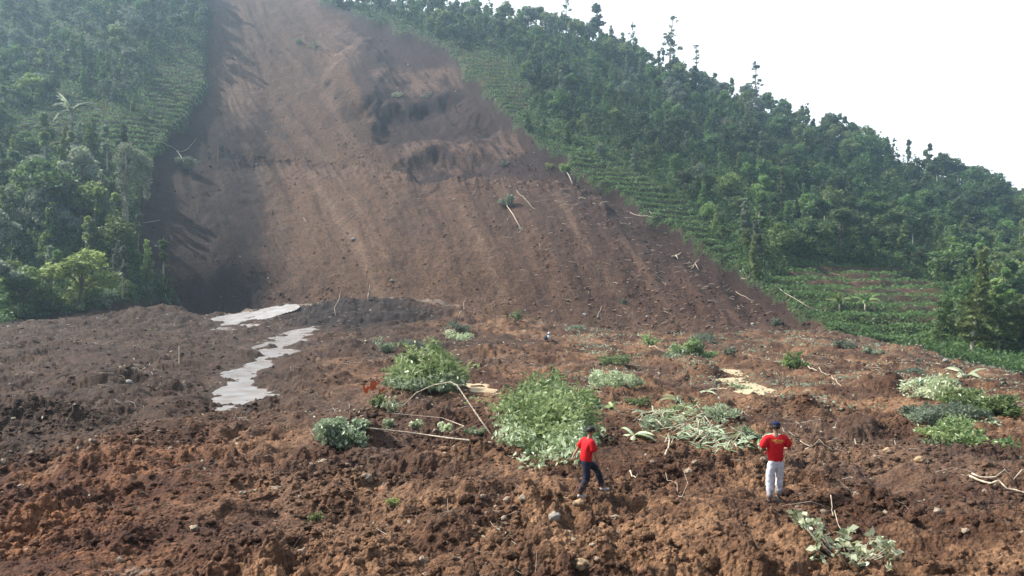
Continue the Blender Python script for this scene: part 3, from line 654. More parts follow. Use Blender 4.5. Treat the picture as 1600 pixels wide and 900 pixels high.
# ------------------------------------------------------------------ shrubs, heaps and fallen trees on the mud
def shrub(px, py, wpx, hpx, n, ls, mk, label, name='shrub', depth=1.0, nb=7, asp=.45, stems=True, d=None, cat='shrub', flat=0, group=None, mk2=None):
    """foliage wpx wide and hpx tall in photo pixels, its foot at (px, py)"""
    p = at(px, py) if d is None else atd(px, d); sc = p.y/F; W = wpx*sc/2; Hh = hpx*sc*1.35; Dp = W*depth
    e = empty(name, (p.x, p.y+Dp*.8, gz(p.x, p.y+Dp*.8)-.03), 0, label, cat, group); zo = e.location.z
    bl, pol = [], []
    for i in range(nb):
        a = i*2.4+random.uniform(-.4,.4); r = math.sqrt((i+.3)/nb)*.72; bx, by = W*r*math.cos(a), Dp*r*math.sin(a)
        g0 = gz(p.x+bx, e.location.y+by)-zo
        s = random.uniform(.28,.42); hz = Hh*random.uniform(.22, .8)*(1-.3*r*r); s *= random.uniform(.7, 1.15)
        bl.append((bx, by, g0+hz*.55, W*s*1.1, Dp*s*1.1, hz*.55)); pol.append(([(0,0,-.1),(bx*.5,by*.5,g0*.5+hz*.3),(bx,by,g0+hz*.9)], [Hh*.02+.01, Hh*.014+.006, .004]))
    if stems: tube_obj('stems', pol, M['bark'], e, 4)
    Pn, bi = blob_pts(bl, int(n*.72), .3); tb_ = np.array([random.random() for _ in bl])[bi]; sp_, st_ = [], []
    for q in range(nb*4):                    # loose sprays that break the outline
        b_ = bl[q % nb]; a = random.uniform(0, 6.28); L1 = random.uniform(.5, 1.15)*max(b_[5], .5*b_[3]); dv = (math.cos(a)*L1*1.1, math.sin(a)*L1*1.1, L1*random.uniform(-.1, .75)); m1 = max(3, int(n*.28/(nb*4))); tq = random.random()
        for j_ in range(m1): t_ = (j_+.5)/m1; sp_.append((b_[0]+dv[0]*(.5+t_)+random.gauss(0, ls*.35), b_[1]+dv[1]*(.5+t_)+random.gauss(0, ls*.35), b_[2]+dv[2]*(.5+t_)-t_*t_*L1*.4+random.gauss(0, ls*.3))); st_.append(tq)
    Pn = np.concatenate([Pn, np.array(sp_)]); tb_ = np.concatenate([tb_, st_])
    if n > 800:                              # torn gaps and hollows
        q_ = max(ls*4.5, W*.34); o1 = random.uniform(0, 50); g_ = fbm(Pn[:,0]/q_+o1, (Pn[:,1]*.6+Pn[:,2]*1.3)/q_, 71, 2); k_ = g_ > -.16; Pn = Pn[k_]; tb_ = tb_[k_]; g_ = g_[k_]; Pn[:, 2] += np.clip(g_, -.3, .5)*Hh*.22
    n = len(Pn)
    co, fa, ti = leaves(Pn, ls, asp, flat, .15, np.clip(.55*R.random(n)+.45*tb_, 0, 1)); link('leaves', npmesh('leaves', co, fa, M[mk], False, None, ti), e)
    if mk2:
        Pn, bi = blob_pts([(b[0],b[1]-Dp*.15,b[2]*.5,b[3],b[4],b[5]*.5) for b in bl[nb//2:]], n//3, .3); co, fa, ti = leaves(Pn, ls, asp, flat, .15); link('silvery_leaves', npmesh('silvery_leaves', co, fa, M[mk2], False, None, ti), e)
    return e
shrub(864, 710, 188, 106, 13000, .20, 'fresh', 'largest heap of fresh green foliage in the middle of the mud, behind the walking man', 'fallen_foliage', 3.9, 42, cat='fallen tree', mk2='silver')
shrub(658, 614, 140, 64, 6200, .28, 'fresh', 'green leafy fallen crown left of the largest foliage heap', 'fallen_foliage', 2.0, 18, cat='fallen tree', mk2='silver')
shrub(600, 553, 34, 26, 420, .24, 'silver', 'small pale shrub tucked behind the fallen crown on the left')
shrub(588, 640, 30, 17, 420, .15, 'fresh', 'small bright green plant just below the orange scrap')
shrub(612, 650, 24, 26, 380, .15, 'silver', 'silvery upright leaf tuft at the foot of the bent pole')
shrub(966, 610, 110, 40, 2200, .2, 'silver', 'pale wilted foliage spreading right of the largest heap', 'fallen_foliage', 1.2)
shrub(1088, 556, 84, 26, 1700, .3, 'fresh', 'wide low green shrub near the foot of the scar', depth=.8)
shrub(1142, 558, 20, 18, 240, .25, 'grey', 'tiny pale shrub right of the wide low shrub')
shrub(1018, 541, 28, 20, 260, .28, 'fresh', 'small green shrub beside white sticks at the scar foot')
shrub(806, 503, 24, 18, 260, .32, 'fresh', 'small bright shrub on the crest above the largest heap')
shrub(905, 513, 24, 10, 160, .3, 'grey', 'small low plant on the crest under the scar centre')
shrub(716, 523, 46, 20, 420, .3, 'grey', 'grey low shrub on the dark mound above the fallen crown')
shrub(1250, 572, 46, 28, 620, .27, 'mid', 'dark green shrub with a pale stick at its right foot')
shrub(1160, 613, 40, 14, 280, .2, 'silver', 'pale leaves lying at the lower edge of the cream puddle')
shrub(1328, 545, 40, 14, 260, .3, 'grey', 'low grey-green plant on the debris edge before the terraces')
shrub(1372, 556, 36, 12, 220, .3, 'grey', 'straggling plant on the debris edge, farther right')
shrub(1495, 632, 120, 38, 2400, .2, 'silver', 'pale tangled vines at the upper left of the green patch, right edge of the mud', 'vine_tangle', 1.5, 9, flat=.2)
shrub(1570, 655, 130, 48, 3400, .2, 'fresh', 'yellow-green leafy bush at the right edge of the picture', 'leafy_bush', 1.5, 9, mk2='lite', flat=.2)
shrub(1562, 708, 140, 46, 3400, .16, 'fresh', 'dense green vine mat in the lower part of the green patch at right', 'vine_mat', 1.9, 9, flat=.3, mk2='grey')
shrub(1480, 676, 80, 22, 1100, .15, 'grey', 'blue-grey creeping plant left of the dense green vine mat', depth=1.4, flat=.3)
shrub(490, 816, 26, 18, 130, .10, 'fresh', 'tiny bright green sprout alone on the bare foreground soil')
shrub(612, 795, 26, 10, 70, .07, 'lite', 'faint yellow-green sprig on the foreground soil')
shrub(1530, 668, 150, 26, 2200, .17, 'grey', 'pale wilted growth in the middle of the green patch at right', 'vine_tangle', 1.4, 10, flat=.3, mk2='silver')
banana(1462, 600, 1.5, 'broad arching leaves lying before the green patch at right', 'torn_banana_plant', 7, 'silver', False, L0=2.0, wd=.42, el=(.2,.8))
banana(1510, 588, 1.5, 'pale drooping leaf crown at the very edge of the debris on the right', 'torn_banana_plant', 8, 'silver', False, L0=1.5, wd=.3, el=(.4,1.2))
for (px, py, L0, n, mk, lab) in [
  (972, 600, 1.0, 6, 'silver', 'torn banana shoots right of the pale wilted foliage'), (958, 637, 1.0, 7, 'fresh', 'drooping green leaves between the largest heap and the pale leaf tangle'),
  (1060, 628, 1.2, 7, 'fresh', 'dark green banana top sticking out of the soil above the pale leaf tangle'), (1012, 648, .9, 6, 'silver', 'pale torn leaves at the upper left of the leaf tangle'),
  (990, 682, .9, 6, 'silver', 'pale torn leaves at the lower left of the leaf tangle'), (1185, 688, .9, 9, 'silver', 'spiky silvery leaf clump just left of the man in the cap'),
  (1105, 612, .8, 5, 'silver', 'small pale leaf fan under the cream puddle')]:
    banana(px, py, 1, lab, 'torn_banana_plant', n, mk, False, L0=L0, wd=L0*.17, el=(.1,.8))
# pale leaf tangle: slashed leaves and stems
def tangle(px, py, wpx, dep, n, lab, L0=.5):
    p = at(px, py); e = empty('leaf_tangle', (p.x, p.y+dep/2, p.z), 0, lab, 'fallen tree'); W = wpx*p.y/F/2; pol = []; V_, F_, T_ = [], [], []; off = 0
    for i in range(n):
        x = random.uniform(-W, W); y = random.uniform(-dep/2, dep/2)
        if (x/W)**2+(2*y/dep)**2 > 1.1: continue
        z = gz(p.x+x, e.location.y+y)-p.z+random.uniform(.02, .4); v, f, t = frond_mesh([(math.cos(a_), math.sin(a_), random.uniform(-.1,.7), L0*random.uniform(.4, 1), random.uniform(.2,1.0)) for a_ in [random.uniform(0,6.28) for _ in range(3)]], random.uniform(.05,.09), 5)
        V_.append(v+np.array([x,y,z])); F_.append(f+off); T_.append(t); off += len(v)
        if i % 3 == 0:
            a = random.uniform(0, 3.14); L1 = random.uniform(.4, 1.2); pol.append(([(x-L1*math.cos(a)/2, y-L1*math.sin(a)/2, z-.12), (x, y, z+random.uniform(-.05,.25)), (x+L1*math.cos(a)/2, y+L1*math.sin(a)/2, z-.1)], [.018,.022,.012]))
    tube_obj('stems', pol, M['wood'], e, 5)['kind'] = 'stuff'; link('leaves', npmesh('leaves', np.concatenate(V_), np.concatenate(F_), M['silver'], False, None, np.concatenate(T_)), e)
tangle(1085, 692, 120, 5.5, 130, 'pale tangle of slashed leaves and stems between the two men, left part')
tangle(1150, 702, 90, 5, 90, 'pale tangle of slashed leaves and stems reaching toward the man in the cap')

def drape(P_):                               # follow the ground between the given points, with small kinks
    out = [P_[0]]
    for a, b in zip(P_, P_[1:]):
        L1 = (b-a).length
        for k in range(1, 5):
            q = a.lerp(b, k/4)
            if k < 4: g = gz(q.x, q.y)+.02; q.z = max(q.z*.45+g*.55 if abs(q.z-g) < .5 else q.z, g); q.x += random.gauss(0, L1*.012); q.z += random.gauss(0, L1*.008)
            out.append(q)
    return out
def lift(pts, h=.06):
    out = []
    for q in pts:
        px, py = q[:2]; p = at(px, py); hh = q[2] if len(q) > 2 else h
        out.append(Vector((p.x, p.y, p.z+hh)))
    return out
def stick(pts, r, label, name='fallen_branch', mat='wood', extra=(), group=None, cat='branch', h=.05):
    P_ = lift(pts, h) if name == 'bent_pole' else drape(lift(pts, h)); o = P_[0].copy(); r *= .6; e = [([q-o for q in P_], list(np.linspace(r, r*.5, len(P_))))]
    for ex in extra:
        Q = lift(ex, h); e.append(([q-o for q in Q], list(np.linspace(r*.7, r*.3, len(Q)))))
    ob = tube_obj(name, e, M[mat], None, 6); ob.location = o; return tag(ob, label, cat, group)
# slender fallen tree in front of the heap, leaf clusters are its parts
P_ = lift([(768,700,.08),(700,692,.12),(640,686,.15),(580,681,.22),(528,684,.30)]); o = P_[0]
e = empty('fallen_sapling', o, 0, 'long pale fallen sapling with pale green leaf bunches, lying left of the largest heap', 'fallen tree')
B = lift([(690,690,.1),(725,676,.2),(690,664,.25),(610,656,.2)])
tube_obj('trunk', [([q-o for q in P_], [.034,.032,.028,.022,.014]), ([q-o for q in B], [.02,.016,.012,.008])], M['wood'], e, 8)
for (px, py, wp, hp, n, ls) in [(534,694,92,62,2600,.15),(606,672,22,24,260,.12),(652,672,26,20,280,.12),(694,676,34,18,340,.12),(740,680,40,16,360,.12)]:
    q = at(px, py)-o; sc = (o.y)/F; W = wp*sc/2; Hh = hp*sc
    bl = [(q.x+W*random.uniform(-.85,.85), q.y+W*random.uniform(-.6,1.2), q.z+Hh*random.uniform(.05,.5), W*random.uniform(.2,.42), W*.35, Hh*random.uniform(.15,.35)) for _ in range(16)]
    Pn, bi = blob_pts(bl, n, .3); co, fa, ti = leaves(Pn, ls, .6, .1, .1); link('leaf_cluster', npmesh('leaf_cluster', co, fa, M['silver'], False, None, ti), e)
pts_ = [Vector(((px-800)/F*d, d, CAMZ+(HOR-py)*d/F)) for px, py, d in [(606,655,29.6),(628,636,29.4),(650,614,29.2),(676,602,29),(704,597,28.8),(714,602,28.6),(733,630,28),(750,655,27.3),(768,680,26.4)]]
ob = tube_obj('bent_pole', [([q-pts_[0] for q in pts_], [.010,.014,.017,.02,.024,.024,.024,.024,.022])], M['wood'], None, 7); ob.location = pts_[0]; tag(ob, 'thin bent pole arching over the soil above the fallen sapling', 'branch')
stick([(1515,752,.1),(1560,768,.25),(1612,781,.2)], .05, 'pale bare branch, lower of two at the right edge', extra=())
stick([(1518,750,.15),(1570,757,.35),(1625,762,.4)], .035, 'pale bare branch, upper of two at the right edge')
stick([(1298,800,.35),(1304,822,.3),(1320,846,.15),(1336,866,.05)], .016, 'thin white twig standing up out of the foreground leaves')
stick([(1040,714,.05),(1046,700,.2),(1052,690,.1)], .05, 'short white forked root below the leaf tangle', extra=(((1038,704,.2),(1046,700,.2)), ((1046,700,.2),(1044,694,.25))), name='forked_root', cat='root')
stick([(1066,782,.05),(1058,764,.1),(1040,746,.05)], .016, 'long thin twig with a knotted root end between the men', extra=(((1066,782,.05),(1074,770,.2),(1068,758,.3)), ((1066,782,.05),(1078,778,.05))))
stick([(1250,694,.1),(1280,698,.2),(1308,712,.1)], .02, 'pale twig lying just right of the man in the cap')
stick([(984,744,.05),(996,752,.12)], .035, 'short white curved stick right of the walking man')
stick([(1262,574,.1),(1280,582,.3),(1296,588,.1)], .06, 'pale stick at the foot of the dark green shrub by the scar')
stick([(1300,592,.1),(1306,600,.2),(1316,609,.1)], .05, 'white broken stick below the dark green shrub')
stick([(1008,536,.1),(1024,546,.3),(1040,552,.1)], .09, 'white stick leaning at the small green shrub under the scar')
stick([(20,462,.3),(50,478,.6),(76,494,.2)], .16, 'pale log lying in the scrub at the left edge', 'fallen_log', cat='log')
stick([(42,462,.3),(60,474,.8),(84,492,.2)], .11, 'second thinner log beside the pale one at the left edge', 'fallen_log', cat='log')
stick([(222,352,.3),(250,350,.7)], .10, 'pale broken trunk jutting from the wood onto the dark scar', 'fallen_log', cat='log')
stick([(1050,404,.3),(1064,399,.5)], .30, 'white broken log high on the right of the scar', 'fallen_log', cat='log', extra=(((1056,402,.3),(1059,408,.3)),))
stick([(1080,421,.2),(1086,416,.6),(1092,410,.4)], .18, 'white forked stump below the white broken log', 'forked_stump', cat='stump', extra=(((1086,417,.5),(1076,420,.3)),((1086,417,.5),(1092,426,.2))))
stick([(1158,437,.2),(1168,441,.4),(1176,431,.8)], .09, 'forked branch on the right rim of the scar', extra=(((1168,441,.4),(1160,428,.9)),))
stick([(1205,445,.2),(1255,480,.5),(1292,492,.3)], .10, 'long pale fallen trunk along the dark right rim of the scar', 'fallen_log', cat='log')
stick([(1150,458,.2),(1180,475,.4)], .09, 'pale fallen trunk below the forked branch on the scar', 'fallen_log', cat='log')
stick([(985,335,.2),(1020,346,.4),(1030,340,.4)], .10, 'thin pale branch high on the right rim of the scar')
stick([(1015,332,.2),(1036,346,.4)], .10, 'short pale branch just right of the thin one on the rim')
stick([(934,496,.2),(940,482,.3)], .10, 'short pale stick at the foot of the scar centre')
stick([(716,498,.2),(728,478,.9)], .06, 'thin stick leaning on the right shoulder of the dark mound')
stick([(524,496,.1),(532,470,1.0)], .05, 'thin white pole leaning on the dark mound left of the post')
stick([(280,575,.1),(279,562,.9)], .03, 'thin upright stick on the dark soil at left')
stick([(1335,692,.1),(1350,700,.2)], .025, 'small pale stick on the tan soil at the right')
stick([(492,688,.05),(484,680,.2)], .012, 'small white twig left of the fallen sapling')
stick([(808,300,.2),(826,318,.2),(838,330,.2)], .10, 'bare tan pole lying on the scar right of the uprooted tree')
stick([(546,345,.2),(552,336,.3)], .10, 'short white stick on the smooth middle of the scar')
stick([(475,343,.2),(479,349,.2)], .10, 'tiny white stick on the left middle of the scar')
# stump post on the crest of the mound
q = at(576, 470); ob = tube_obj('broken_post', [([(0,0,-.3),(-.05,0,.6),(.02,0,1.0)], [.16,.15,.08]), ([(0,0,.7),(.08,0,1.5),(.1,0,2.0)], [.1,.09,.03])], M['wood'], None, 7); ob.location = q; tag(ob, 'upright white broken post on the crest of the dark mound', 'post')

def uprooted(crown, foot, wpx, lab, mk='grey', n=900, ls=.45, roots=True):
    a = at(*crown); b = at(*foot); e = empty('uprooted_tree', a, 0, lab, 'fallen tree'); d_ = b-a
    pol = [([Vector((0,0,.6)), d_*.5+Vector((0,0,.8)), d_+Vector((0,0,.3))], [.07,.11,.16])]
    if roots:
        for an in range(5): pol.append(([d_+Vector((0,0,.3)), d_+Vector((math.cos(an*1.3)*.8, -.2, .3+math.sin(an*1.3)*.7))], [.11,.03]))
    tube_obj('trunk', pol, M['wood'], e); W = wpx*a.y/F/2
    bl = [(W*random.uniform(-.6,.6), W*random.uniform(-.5,.5), .5+W*random.uniform(0,.8), W*.5, W*.5, W*.4) for _ in range(7)]
    Pn, bi = blob_pts(bl, n, .2); co, fa, ti = leaves(Pn, ls, .5); link('crown', npmesh('crown', co, fa, M[mk], False, None, ti), e)
uprooted((790,323), (815,362), 30, 'uprooted small tree lying on the bare scar, trunk pointing down right')
uprooted((290,264), (276,238), 34, 'uprooted tree lying on the dark left side of the scar', roots=False)
stick([(250,224,.4),(266,232,.5),(284,240,.4)], .13, 'bare pale trunk leaning from the left rim into the scar', 'fallen_log', cat='log')
stick([(284,240,.4),(298,232,.6),(306,224,.8)], .10, 'crooked bare branch beside the uprooted tree on the left of the scar')
uprooted((884,272), (894,290), 24, 'small uprooted tree near the right rim of the scar ledge', 'lite', 500, roots=False)
for (px, py, w_, h_, mk, lab) in [(488,80,26,14,'mid','small green tuft high on the left of the scar face'), (465,72,14,10,'mid','tiny green tuft beside the higher one on the scar face'), (620,155,22,8,'grey','grey plants on the dark ledge under the pale cliff'),
    (668,156,24,8,'grey','second clump of grey plants on the dark ledge'), (790,264,18,8,'grey','pale bush at the left end of the rubble ledge'), (860,266,16,9,'lite','light bush near the right end of the rubble ledge'),
    (1215,510,20,12,'grey','grey bush among the sticks at the lower right of the scar'), (975,475,10,6,'grey','tiny grey tuft low on the scar')]:
    shrub(px, py, w_, h_, 160, .45, mk, lab, nb=5, depth=.8)
# row of shrubs where the left wood meets the mud
for i, (px, py, w_, h_, mk, lab) in enumerate([(20,500,60,26,'lite','yellow-green shrub at the left edge where wood meets mud'), (70,492,50,22,'mid','mid green shrub just right of the fallen logs'), (112,484,52,26,'lite','leafy bright shrub in the row along the mud, left part'),
    (150,478,44,24,'silver','silvery shrub in the row along the mud'), (188,468,40,20,'mid','dark shrub near the end of the row along the mud'), (225,470,36,18,'grey','grey shrub at the end of the row along the mud'),
    (250,470,40,24,'mid','green shrub out on the dark foot of the scar at left'), (15,470,60,34,'mid','tall dark shrub behind the logs at the left edge')]):
    shrub(px, py, w_, h_, 900, .34, mk, lab, nb=8)
# foreground branch with big leaves
p = at(1330, 893); e = empty('leafy_branch', p, 0, 'silvery leafy branch in the bottom right foreground with a white twig', 'branch')
pol = []; pts = []
for i in range(46):
    x, y = random.uniform(-.72, .75), random.uniform(-.35, 1.15)
    if x > .3 and y > .3 and random.random() < .6: continue
    z = gz(p.x+x, p.y+y)-p.z+random.uniform(.05, .32); pts += [(x+random.gauss(0,.06), y+random.gauss(0,.06), z+random.gauss(0,.05)) for _ in range(7)]; pol.append(([(x*.3, y*.3, .05), (x*.7, y*.7, z*.6), (x, y, z)], [.010,.007,.003]))
tube_obj('stems', pol, M['wood'], e, 5); co, fa, ti = leaves(np.array(pts), .15, .62, .4, .15); link('leaves', npmesh('leaves', co, fa, M['silver'], True, None, ti), e)

for a_ in [(1075, 655, 80, 22, 900, .13, 'fresh', 'green leafy part at the top left of the pale leaf tangle'), (1135, 668, 70, 20, 800, .13, 'silver', 'pale leafy part in the middle of the leaf tangle'),
           (1178, 694, 44, 22, 500, .12, 'silver', 'pale leafy bunch at the right end of the leaf tangle'), (1030, 676, 60, 18, 500, .13, 'silver', 'pale leafy bunch at the left end of the leaf tangle'),
           (965, 575, 60, 24, 700, .22, 'fresh', 'green leafy spray behind the pale wilted foliage'), (800, 700, 60, 22, 700, .14, 'silver', 'pale leaves at the left foot of the largest heap'),
           (715, 535, 50, 18, 500, .28, 'silver', 'pale leaf scraps above the right end of the left fallen crown'), (640, 545, 60, 16, 500, .28, 'grey', 'grey leafy scraps above the left fallen crown'),
           (1000, 640, 44, 16, 400, .14, 'fresh', 'green scraps between the largest heap and the pale leaf tangle'), (920, 640, 40, 24, 500, .17, 'fresh', 'green bulge at the right side of the largest heap'),
           (1110, 540, 60, 14, 400, .3, 'grey', 'low grey growth behind the wide low green shrub'), (1440, 585, 60, 12, 400, .22, 'grey', 'low grey plants on the debris edge at right'),
           (1060, 560, 50, 12, 320, .26, 'silver', 'pale scraps below the wide low green shrub'), (700, 615, 36, 14, 260, .2, 'silver', 'pale torn leaves where the bent pole peaks')]:
    shrub(*a_, name='leafy_spray', depth=1.3, flat=.2, cat='foliage')
# orange scrap
q = at(583, 620); me = bpy.data.meshes.new('orange_scrap'); vs, fs = [], []
for i in range(11):
    x, y = random.uniform(-.35, .4), random.uniform(-.3, .5); z = random.uniform(0, .35); b = len(vs); a = random.uniform(.9, 2.2); L1 = random.uniform(.2,.5); wv = random.uniform(.06,.14)
    for k in range(4): t = k/3; vs += [(x+math.cos(a)*L1*t-wv/2, y, z+math.sin(a)*L1*t+.05*math.sin(k*2)), (x+math.cos(a)*L1*t+wv/2, y+.05, z+math.sin(a)*L1*t+.06*math.cos(k))]
    fs += [(b+2*k, b+2*k+1, b+2*k+3, b+2*k+2) for k in range(3)]
me.from_pydata(vs, [], fs); me.materials.append(M['orange']); ob = link('torn_plastic', me); ob.location = q; tag(ob, 'torn orange scraps sticking up left of the fallen crown', 'scrap')

# ------------------------------------------------------------------ rocks, clods, litter
def ico(sub):
    import bmesh
    bm = bmesh.new(); bmesh.ops.create_icosphere(bm, subdivisions=sub, radius=1); v = np.array([x.co[:] for x in bm.verts]); f = np.array([[q.index for q in p.verts] for p in bm.faces]); bm.free(); return v, f
I1, F1 = ico(1); I2, F2 = ico(2); I3, F3 = ico(3)
def lumpy(v, amp, s):
    n = fbm(v[:,0]*1.7+s*3.1, v[:,1]*1.7+v[:,2]*2.3+s, int(s*10) % 97, 3); return v*(1+amp*n)[:, None]
def rocks_np(P_, sz, base, basef, nvar=12, sq=.7):
    var = [lumpy(base, .85, k*1.37+.5) for k in range(nvar)]; nb = len(base); n = len(P_)
    k = R.integers(0, nvar, n); V_ = np.array(var)[k]; a = R.uniform(0, 6.28, n); ca, sa = np.cos(a)[:, None], np.sin(a)[:, None]
    sx_ = R.uniform(.7, 1.3, (n, 1)); sz_ = R.uniform(.5, .95, (n, 1))*sq/.7
    x = V_[:,:,0]*sx_; y = V_[:,:,1]; z = V_[:,:,2]*sz_
    co = np.stack([(x*ca-y*sa)*sz[:, None]+P_[:, 0:1], (x*sa+y*ca)*sz[:, None]+P_[:, 1:2], z*sz[:, None]+P_[:, 2:3]], 2).reshape(-1, 3)
    fa = (basef[None]+(np.arange(n)*nb)[:, None, None]).reshape(-1, 3); return co, fa, nb
def scatter(mask, wg, n): 
    rr, cc = sample_cells(mask[:-1, :-1], wg, n); return np.stack([gridval(WX, rr, cc), gridval(D, rr, cc), gridval(Zf, rr, cc)], 1), rr, cc
vis = ((XX > -40) & (XX < 1640))[:-1, :-1]*(D[:-1, :-1] > 10)
lumpw = np.clip(.25+fbm(WX/3, D/3, 811, 3), 0.02, 1)[:-1, :-1]
for (n, bse, bf, s0, s1, dmin, dmax, nm) in [(900, I3, F3, .05, .17, 10, 26, 'a'), (16000, I2, F2, .016, .09, 10, 32, 'b'), (9000, I1, F1, .05, .17, 28, 118, 'c')]:
    mk = mud & (D > dmin) & (D < dmax) & (pmb < .1)
    P_, rr, cc = scatter(mk, vis*lumpw*area**.75+1e-12, n); s = s0+(s1-s0)*R.random(n)**2.4; P_[:, 2] -= s*.05
    co, fa, nb = rocks_np(P_, s, bse, bf); cl = gridval(cm[...,0], rr, cc); cr = np.stack([gridval(cm[..., i], rr, cc) for i in range(3)], 1)*R.uniform(.65, 1.35, (n, 1))
    lt = R.random(n) < .03; cr[lt] = np.array([.30,.23,.165])
    tag(link('soil_clods', npmesh('soil_clods', co, fa, M['clod'], True, np.repeat(cr, nb, 0))), 'loose lumps of brown soil strewn over the mud', 'soil clods', kind='stuff')
P_, rr, cc = scatter(scar, ((XX > 200) & (YB > 20))[:-1, :-1]*area**.5*(.05+sstep(.0, .5, fbm(sx/40, YB/90, 831, 3)+.25*sstep(350, 480, YB)+.6*ell(830,268,110,10)+.3*sstep(700,1000,XX)))[:-1, :-1]+1e-12, 7000)
s = .07+.26*R.random(len(P_))**5; P_[:, 2] += s*.1; co, fa, nb = rocks_np(P_, s, I1, F1); cr = np.stack([gridval(cs[..., i], rr, cc) for i in range(3)], 1)*R.uniform(1.0, 2.6, (len(P_), 1)); cr = np.minimum(cr, .5); cr[R.random(len(P_)) < .03] = .42
tag(link('scree', npmesh('scree', co, fa, M['clod'], True, np.repeat(cr, nb, 0))), 'small stones scattered down the bare scar', 'scree', kind='stuff')
def rock(px, py, wpx, mat, lab):
    p = at(px, py); s = wpx*p.y/F/2; v = lumpy(I3, .6, random.uniform(1, 9))*np.array([s, s*.9, s*.75]); v[:, 2] += s*.35
    ob = link('rock', npmesh('rock', v, F3, M[mat], True)); ob.location = p; tag(ob, lab, 'rock')
for a_ in [(866,812,19,'stone','grey angular rock on the soil below the walking man'), (908,888,26,'tanstone','pale tan boulder at the bottom edge of the foreground'), (1145,548,9,'stone','small pale rock right of the wide low shrub'),
   (1437,722,16,'tanstone','small pointed rock on the tan soil at the right'), (1386,708,14,'tanstone','round tan rock among the clods at the right'), (612,440,6,'stone','pale boulder at the very foot of the scar, above the mound'),
   (552,377,8,'stone','pale boulder on the smooth scar, left of the middle'), (1177,508,7,'stone','white rock at the lower right foot of the scar'), (1249,460,6,'stone','white rock on the dark right rim of the scar'),
   (1478,566,9,'stone','whitish rock on the rim of the debris at right'), (202,600,10,'stone','pale rock on the dark soil at left'), (905,788,14,'tanstone','small tan rock near the walking man\'s rear foot')]: rock(*a_)
# litter: twigs and scraps of leaf
def litter(n, mask, wg, lmin, lmax, r0):
    P_, rr, cc = scatter(mask, wg, n); a = R.uniform(0, 6.28, n); L1 = lmin+(lmax-lmin)*R.random(n)**2; el = R.normal(0, .25, n)
    dv = np.stack([np.cos(a)*np.cos(el), np.sin(a)*np.cos(el), np.sin(el)], 1)*L1[:, None]; P_[:, 2] += .03+.1*R.random(n)
    k = np.stack([-np.sin(a), np.cos(a), 0*a], 1); u = np.array([0, 0, 1.]); r1 = (r0*P_[:, 1]/20)[:, None]*R.uniform(.5, 1.4, (n, 1))
    ring = [k*r1, u*r1*.9, -k*r1, -u*r1*.9]; mid_ = R.normal(0, .08, (n, 3))*L1[:, None]
    co = np.stack([P_-dv/2+q for q in ring]+[P_+mid_+q for q in ring]+[P_+dv/2+q*.5 for q in ring], 1).reshape(-1, 3)
    f = np.array([[j*4+i, j*4+(i+1)%4, j*4+4+(i+1)%4, j*4+4+i] for j in (0,1) for i in range(4)]); return co, (f[None]+(np.arange(n)*12)[:, None, None]).reshape(-1, 4)
lw = np.clip(fbm(WX/6, D/9, 841, 3)-.02, 0.004, 1)[:-1, :-1]*vis*area**.55
co, fa = litter(1500, mud & (D < 118) & (pmb < .1), lw+1e-12, .15, 1.0, .0045); tag(link('twig_litter', npmesh('twig_litter', co, fa, M['twig'])), 'broken pale twigs littering the mud', 'twigs', kind='stuff')
lw2 = lw*(1+3*((XX > 900) & (YB < 620))[:-1, :-1])
P_, rr, cc = scatter(mud & (D < 118) & (D > 14), lw2*1.0+1e-12, 4200); P_[:, 2] += .05; co, fa, ti = leaves(P_, .05+.0035*P_[:, 1], .5, .6); tag(link('leaf_litter', npmesh('leaf_litter', co, fa, M['litter'], False, None, ti)), 'scraps of pale torn leaf scattered over the mud', 'leaf litter', kind='stuff')
co, fa = litter(520, scar & (XX > 650) & (V2 < 13), ((XX > 650))[:-1, :-1]*area**.5*sstep(650, 1100, XX-(YB-300)*.2)[:-1, :-1]+1e-12, .5, 2.2, .006); tag(link('scar_litter', npmesh('scar_litter', co, fa, M['wood'])), 'broken branches strewn down the right of the scar', 'twigs', kind='stuff')
P_, rr, cc = scatter(mud & (D > 30) & (D < 118) & (XX > 880), area**.5*sstep(.0,.4,fbm(WX/5, D/8, 861, 3)+.1)[:-1,:-1]+1e-12, 5200); P_[:, 2] += R.random(len(P_))*.25; co, fa, ti = leaves(P_, .10+.0022*P_[:, 1], .5, .3); tag(link('ground_weeds', npmesh('ground_weeds', co, fa, M['grey'], False, None, ti)), 'sparse low weeds on the right part of the debris', 'weeds', kind='stuff')

